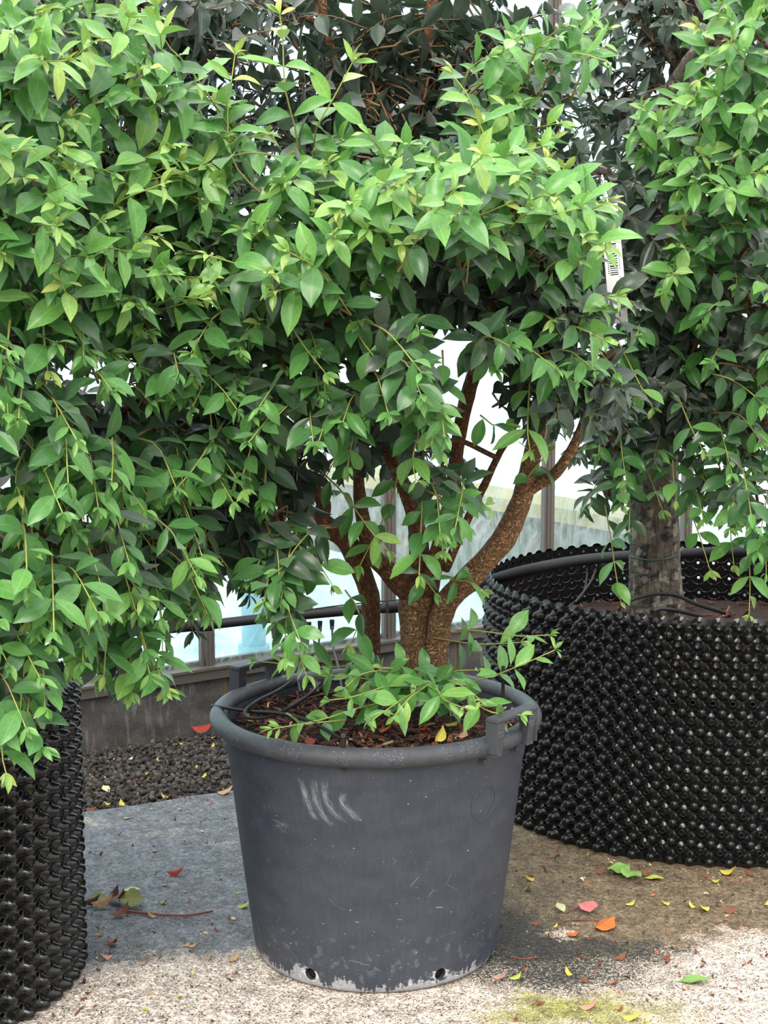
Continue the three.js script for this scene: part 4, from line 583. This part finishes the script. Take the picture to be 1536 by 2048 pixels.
// ---------------------------------------------------------------- the plant label
{
  const face = canvasTex(128, 768, (c, w, h) => {
    const r = rng(4); c.fillStyle = '#f6f6f4'; c.fillRect(0, 0, w, h); c.fillStyle = '#26282a';
    // printed sideways: bar code, then short lines of small print
    for (let y = 250; y < 450;) { const t = 3 + Math.floor(r() * 9); c.fillRect(34, y, 56, t); y += t + 4 + Math.floor(r() * 6); }
    c.fillStyle = '#5a5c5e'; for (let y = 255; y < 440; y += 13) c.fillRect(20, y, 8, 8); for (let y = 290; y < 420; y += 9) c.fillRect(100, y, 6, 6);
    for (let y = 466; y < 580; y += 10) c.fillRect(96, y, 6, 7); for (let y = 580; y < 700; y += 7) c.fillRect(24, y, 5, 5); c.fillStyle = '#3a3c3e'; for (let y = 620; y < 720; y += 9) c.fillRect(70, y, 12, 6);
    c.fillStyle = '#5a5c5e'; for (let y = 40; y < 220; y += 11) c.fillRect(70, y, 10, 6);
  });
  const g = new THREE.BoxGeometry(0.04, 0.262, 0.0007, 2, 16, 1); { const p = g.attributes.position; for (let i = 0; i < p.count; i++) { const y = p.getY(i); p.setZ(i, p.getZ(i) + 0.35 * y * y); } g.computeVertexNormals(); }
  const lab = thing('hanging_plant_label', 'long white printed plant label with bar code hanging among the leaves', 'label');
  const white = phys({ color: srgb(246, 246, 244), roughness: 0.45 }), print = phys({ map: face, roughness: 0.45 });
  const tg = new THREE.Mesh(g, [white, white, white, white, print, white]); tg.name = 'tag'; tg.castShadow = tg.receiveShadow = true; lab.add(tg);
  const strap = mesh('strap', sweep([[V(0, 0.128, 0.006), 0.002], [V(-0.005, 0.16, 0.0), 0.002], [V(-0.012, 0.2, -0.03), 0.002]], { radial: 6, step: 0.01 }), white, lab);
  lab.position.copy(at(1228, 528, 3.2)); lab.scale.setScalar(0.87); lab.rotation.set(-0.06, -0.25, 0.1);
}

// ---------------------------------------------------------------- fallen leaves and twigs on the slab
{
  const dry = { map: leafMap, bumpMap: leafBump, bumpScale: 0.0015, roughness: 0.7, side: THREE.DoubleSide }, mats = {};
  const mat = (k) => mats[k] ??= std({ ...dry, color: srgb(...{ yellow: [232, 212, 92], lime: [196, 206, 84], green: [140, 182, 92], pale: [214, 216, 164], orange: [226, 118, 48], pink: [226, 128, 128], red: [186, 62, 48], brown: [140, 84, 56], tan: [206, 168, 120], cream: [236, 218, 176], rose: [214, 160, 142], olive: [130, 132, 60], dark: [84, 48, 38] }[k]) });
  const shapes = { flat: leafGeo(0.25, 0.15, 0.12, 0.24, 1), cup: leafGeo(0.9, 0.6, 0.15, 0.27, 2), curl: leafGeo(0.9, 0.7, 0.15, 0.25, 4), roll: leafGeo(0.5, 1.25, 0.1, 0.22, 6), round: leafGeo(0.5, 0.35, 0.18, 0.42, 3), broad: leafGeo(0.3, 0.2, 0.2, 0.5, 5) };
  const lay = (px, py, h, len, turn, shape, colour, label, group, tilt = 0) => {
    const p = ground(px, py, h), m = mesh('fallen_leaf', shapes[shape], mat(colour)); tag(m, label, 'leaf', group);
    m.scale.setScalar(len); m.rotation.set(-Math.PI / 2 + tilt, 0, turn, 'YXZ');
    const up = shape === 'flat' || shape === 'broad' ? false : true; if (up) { m.rotation.set(Math.PI / 2 - tilt * 0.5, turn, 0, 'YXZ'); }
    m.updateMatrixWorld(true); m.geometry.computeBoundingBox(); const b = new THREE.Box3().setFromObject(m); m.position.set(p.x - (b.min.x + b.max.x) / 2, h + 0.001 - b.min.y, p.z - (b.min.z + b.max.z) / 2); return m;
  };
  // the ones that stand out
  lay(1237, 1748, 0, 0.062, 0.9, 'broad', 'green', 'broad fresh green leaf lying topmost of the pair by the wide planter', 'green leaves by the wide planter', 0.1); lay(1262, 1757, 0.004, 0.052, -0.5, 'broad', 'green', 'fresh green leaf overlapping its neighbour by the wide planter', 'green leaves by the wide planter', 0.15);
  lay(1307, 1760, 0, 0.052, 1.2, 'flat', 'lime', 'bright yellow green wrinkled leaf beside the green pair', 'green leaves by the wide planter');
  lay(1209, 1858, 0, 0.056, 2.2, 'round', 'orange', 'largest orange curled fallen leaf on the slab', null); lay(1146, 1872, 0, 0.03, 1.2, 'round', 'orange', 'small orange fallen leaf on a white splash', null); lay(1176, 1824, 0, 0.044, 0.1, 'broad', 'pink', 'pink pointed fallen leaf on the dark slab', null, 0.35);
  lay(1121, 1823, 0, 0.042, 0.3, 'flat', 'pale', 'pale cream green fallen leaf beside the pink leaf', null, 0.3); lay(1388, 1966, 0, 0.07, 1.45, 'flat', 'green', 'narrow glossy green leaf with yellow edge on pale cement', null); lay(1226, 1970, 0, 0.036, 0.4, 'cup', 'rose', 'dusty rose curled fallen leaf on mossy slab', null); lay(1000, 1958, 0, 0.036, 1.2, 'cup', 'rose', 'rose brown crumpled leaf near the pot foot', null);
  lay(350, 1752, 0, 0.044, 1.5, 'roll', 'red', 'rolled red fallen leaf on dark grey slab', null); lay(262, 1783, 0, 0.046, 1.55, 'flat', 'pale', 'long pale green fallen leaf above the dead twig', null); lay(212, 1918, 0, 0.036, -0.9, 'cup', 'rose', 'folded pinkish leaf on the slab edge of the drooping shrub', null); lay(224, 1890, 0, 0.034, 0.8, 'curl', 'red', 'crumpled dark red leaf next to the folded pinkish leaf', null);
  lay(1030, 1945 + 14, 0, 0.03, 1.7, 'curl', 'lime', 'yellow green leaf on the mossy corner of the slab', null); lay(1175, 2018, 0, 0.04, 1.5, 'cup', 'rose', 'dry beige leaf on the yellow moss', null); lay(1262, 2040, 0, 0.04, 1.3, 'cup', 'yellow', 'bright yellow leaf on the yellow moss', null);
  lay(450, 1588, 0, 0.05, 1.6, 'cup', 'tan', 'tan dry leaf on the slab against the pot wall', null); lay(487, 1816, 0, 0.034, 1.4, 'cup', 'lime', 'yellow green leaf at the pot side on dark slab', null); lay(330, 1772, 0, 0.02, 1.2, 'curl', 'tan', 'small beige curled leaf on dark slab', 'small beige leaves on damp slab'); lay(326, 1808, 0, 0.024, 0.9, 'curl', 'tan', 'small beige curled leaf on dark slab', 'small beige leaves on damp slab');
  lay(405, 1466, -0.015, 0.075, 1.45, 'roll', 'red', 'long reddish leaf on the gravel by the low wall', null); lay(425, 1442, 0.0, 0.045, 0.2, 'cup', 'yellow', 'yellow leaf propped on the low wall', null, 0.8); lay(212, 1586, -0.012, 0.042, 0.6, 'flat', 'cream', 'cream yellow leaf on gravel by the slab edge', null, 0.4); lay(182, 1624, -0.01, 0.034, 1.5, 'roll', 'brown', 'brown rolled leaf at the slab edge', null); lay(428, 1478, -0.012, 0.03, 0.8, 'cup', 'tan', 'tan leaf on gravel below the reddish one', null);
  // the small ones, told apart by place only
  const many = (list, shape, colour, label, group) => { for (const [x, y, l] of list) lay(x, y, y < 1620 && x < 460 ? -0.012 : 0, l * 0.001, rr(-3, 3), shape, colour, label, group); };
  many([[1060, 1762, 30], [1055, 1782, 34], [1260, 1811, 26], [1331, 1811, 30], [1408, 1822, 40], [1385, 1815, 24], [1455, 1750, 50], [1433, 1766, 30], [1534, 1810, 24], [1110, 1855, 16], [1138, 1950, 26]], 'curl', 'yellow', 'small yellow curled leaf on the tan slab before the wide planter', 'yellow leaves on the tan slab');
  many([[1200, 1748, 34], [1072, 1850, 24], [1290, 1752, 32], [1240, 1920, 34], [1335, 1925, 30], [1330, 1918, 22], [1460, 1826, 40], [1170, 1965, 26], [1080, 2010, 24], [1240, 2022, 20], [1410, 1755, 24], [1500, 1752, 30], [1255, 1885, 18]], 'roll', 'brown', 'small rust brown rolled leaf on the slab before the wide planter', 'rust leaves on the slab');
  many([[418, 1920, 26], [465, 1922, 30], [385, 1895, 24], [285, 1930, 22], [372, 1893, 20], [300, 1990, 18], [200, 1872, 18], [305, 1835, 26], [460, 1837, 22]], 'curl', 'tan', 'small ochre curled leaf on the slab between the pots', 'ochre leaves between the pots');
  many([[290, 1552, 26], [390, 1540, 24], [330, 1596, 26], [245, 1612, 30], [215, 1610, 22], [407, 1555, 24], [360, 1490, 26], [290, 1460, 18], [190, 1560, 22], [425, 1495, 22]], 'cup', 'yellow', 'small yellowish leaf lying on the dark gravel', 'leaves on the gravel');
  many([[255, 1638, 22], [360, 1620, 20], [371, 1785, 14], [360, 1995, 16], [292, 2022, 18], [475, 1788, 14]], 'flat', 'lime', 'small pale lime leaf lying flat on the slab', 'lime leaves on the slab');
  // soil litter
  const soil = SOIL + 0.014;
  for (const [x, y, l, s, c, lb] of [[770, 1466, 36, 'cup', 'orange', 'orange yellow leaf lying on the pot mulch'], [620, 1492, 46, 'flat', 'red', 'bright red pointed leaf on the pot mulch by the rim'], [855, 1472, 34, 'cup', 'red', 'dark red folded leaf on the pot mulch'], [880, 1484, 46, 'curl', 'yellow', 'yellow and green crescent leaf on the pot mulch'], [925, 1476, 26, 'round', 'rose', 'rose pink round leaf on the pot mulch'], [905, 1455, 34, 'round', 'yellow', 'clear yellow leaf on the pot mulch under the green shoot'], [992, 1468, 36, 'round', 'orange', 'orange leaf seen through the pot handle'], [965, 1405, 24, 'round', 'orange', 'small orange leaf at the back of the pot mulch'], [545, 1372, 30, 'curl', 'orange', 'orange curled leaf at the far rim of the pot'], [540, 1470, 36, 'curl', 'tan', 'tan curled leaf on the pot mulch near the drip tube'], [790, 1450, 40, 'cup', 'tan', 'light brown leaf in the middle of the pot mulch'], [500, 1443, 22, 'curl', 'lime', 'small lime leaf on the pot mulch inside the tube loop'], [930, 1462, 40, 'roll', 'brown', 'rust rolled leaf beside the rose pink leaf'], [560, 1487, 36, 'curl', 'brown', 'rust curled leaf on the pot mulch near the rim']]) lay(x, y, soil - 0.004, l * 0.001, rr(-3, 3), s, c, lb, null, 0.2);
  // dead twig with withered leaves
  const tw = thing('dead_twig', 'reddish dead leaf stalk with withered leaves lying on dark slab', 'twig'); const rm = std({ color: srgb(120, 58, 48), roughness: 0.6 });
  mesh('stalk', sweep([[235, 1820], [270, 1824], [330, 1830], [380, 1830], [425, 1822]].map(([x, y], i) => [ground(x, y, 0.005), 0.0032 - 0.0002 * i]), { radial: 7, step: 0.01 }), rm, tw);
  for (const [x, y, l, a, s, c] of [[205, 1816, 0.055, 1.7, 'roll', 'tan'], [232, 1806, 0.06, 1.0, 'cup', 'brown'], [265, 1812, 0.06, -1.4, 'broad', 'olive'], [222, 1800, 0.05, 2.4, 'curl', 'dark'], [240, 1832, 0.05, 2.0, 'curl', 'brown'], [195, 1802, 0.05, 1.2, 'flat', 'olive'], [183, 1812, 0.045, 1.6, 'roll', 'dark']]) { const m = lay(x, y, 0.002, l, a, s, c, 'x', null, 0.25); m.name = 'withered_leaf'; taken.fallen_leaf--; m.userData = {}; tw.add(m); }
  const twig = (pts, label, r = 0.0014) => tag(mesh('fallen_twig', sweep(pts.map(([x, y]) => [ground(x, y, 0.003), r]), { radial: 6, step: 0.01 }), rm), label, 'twig');
  twig([[1110, 1848], [1140, 1840], [1175, 1840], [1215, 1843]], 'thin reddish twig lying below the pink leaf'); twig([[1135, 1825], [1150, 1818], [1162, 1812]], 'short dark twig between the cream and pink leaves'); twig([[1024, 1914], [1050, 1918], [1078, 1914]], 'grey brown twig lying on the black algae'); twig([[150, 2030], [160, 2018], [167, 2012]], 'short twig at the foot of the drooping planter'); twig([[1160, 1912], [1180, 1920]], 'stub of twig on the black algae');
  // crumbs of dead leaf, bark and seed husk too small to tell apart
  const crumb = leafGeo(1.2, 0.9, 0.2, 0.3, 2), mm = [], cc2 = [], r = rng(99), q = new THREE.Quaternion(), e = new THREE.Euler();
  const strew = (n, px0, px1, py0, py1) => { for (let i = 0; i < n; i++) { const p = ground(lerp(px0, px1, r()), lerp(py0, py1, r()), 0.003), s = 0.004 + 0.012 * r() ** 2.2; if (Math.hypot(p.x - POT.x, p.z - POT.z) < 0.29 || Math.hypot(p.x - PLANTERS.right.c.x, p.z - PLANTERS.right.c.z) < 0.62 || Math.hypot(p.x - PLANTERS.left.c.x, p.z - PLANTERS.left.c.z) < 0.46) continue; mm.push(new THREE.Matrix4().compose(p, q.setFromEuler(e.set(-1.5 + r() - 0.5, r() * 6, r() * 6)), V(s, s, s))); const k = 0.5 + 0.7 * r(), t = r(); cc2.push(t < 0.45 ? srgb(150 * k, 84 * k, 60 * k) : t < 0.75 ? srgb(96 * k, 62 * k, 46 * k) : srgb(206 * k, 186 * k, 140 * k)); } };
  strew(420, 1000, 1600, 1690, 2060); strew(150, 160, 520, 1800, 2060); strew(60, 160, 480, 1640, 1800); strew(120, 160, 450, 1480, 1640);
  strew(160, 1030, 1536, 1690, 1770); strew(60, 100, 200, 1800, 2040);
  tag(copies('leaf_litter', crumb, std({ roughness: 0.8, side: THREE.DoubleSide }), mm, cc2), 'tiny crumbs of dead leaf strewn over slab and gravel', 'litter');
}

renderer.render(scene, camera);
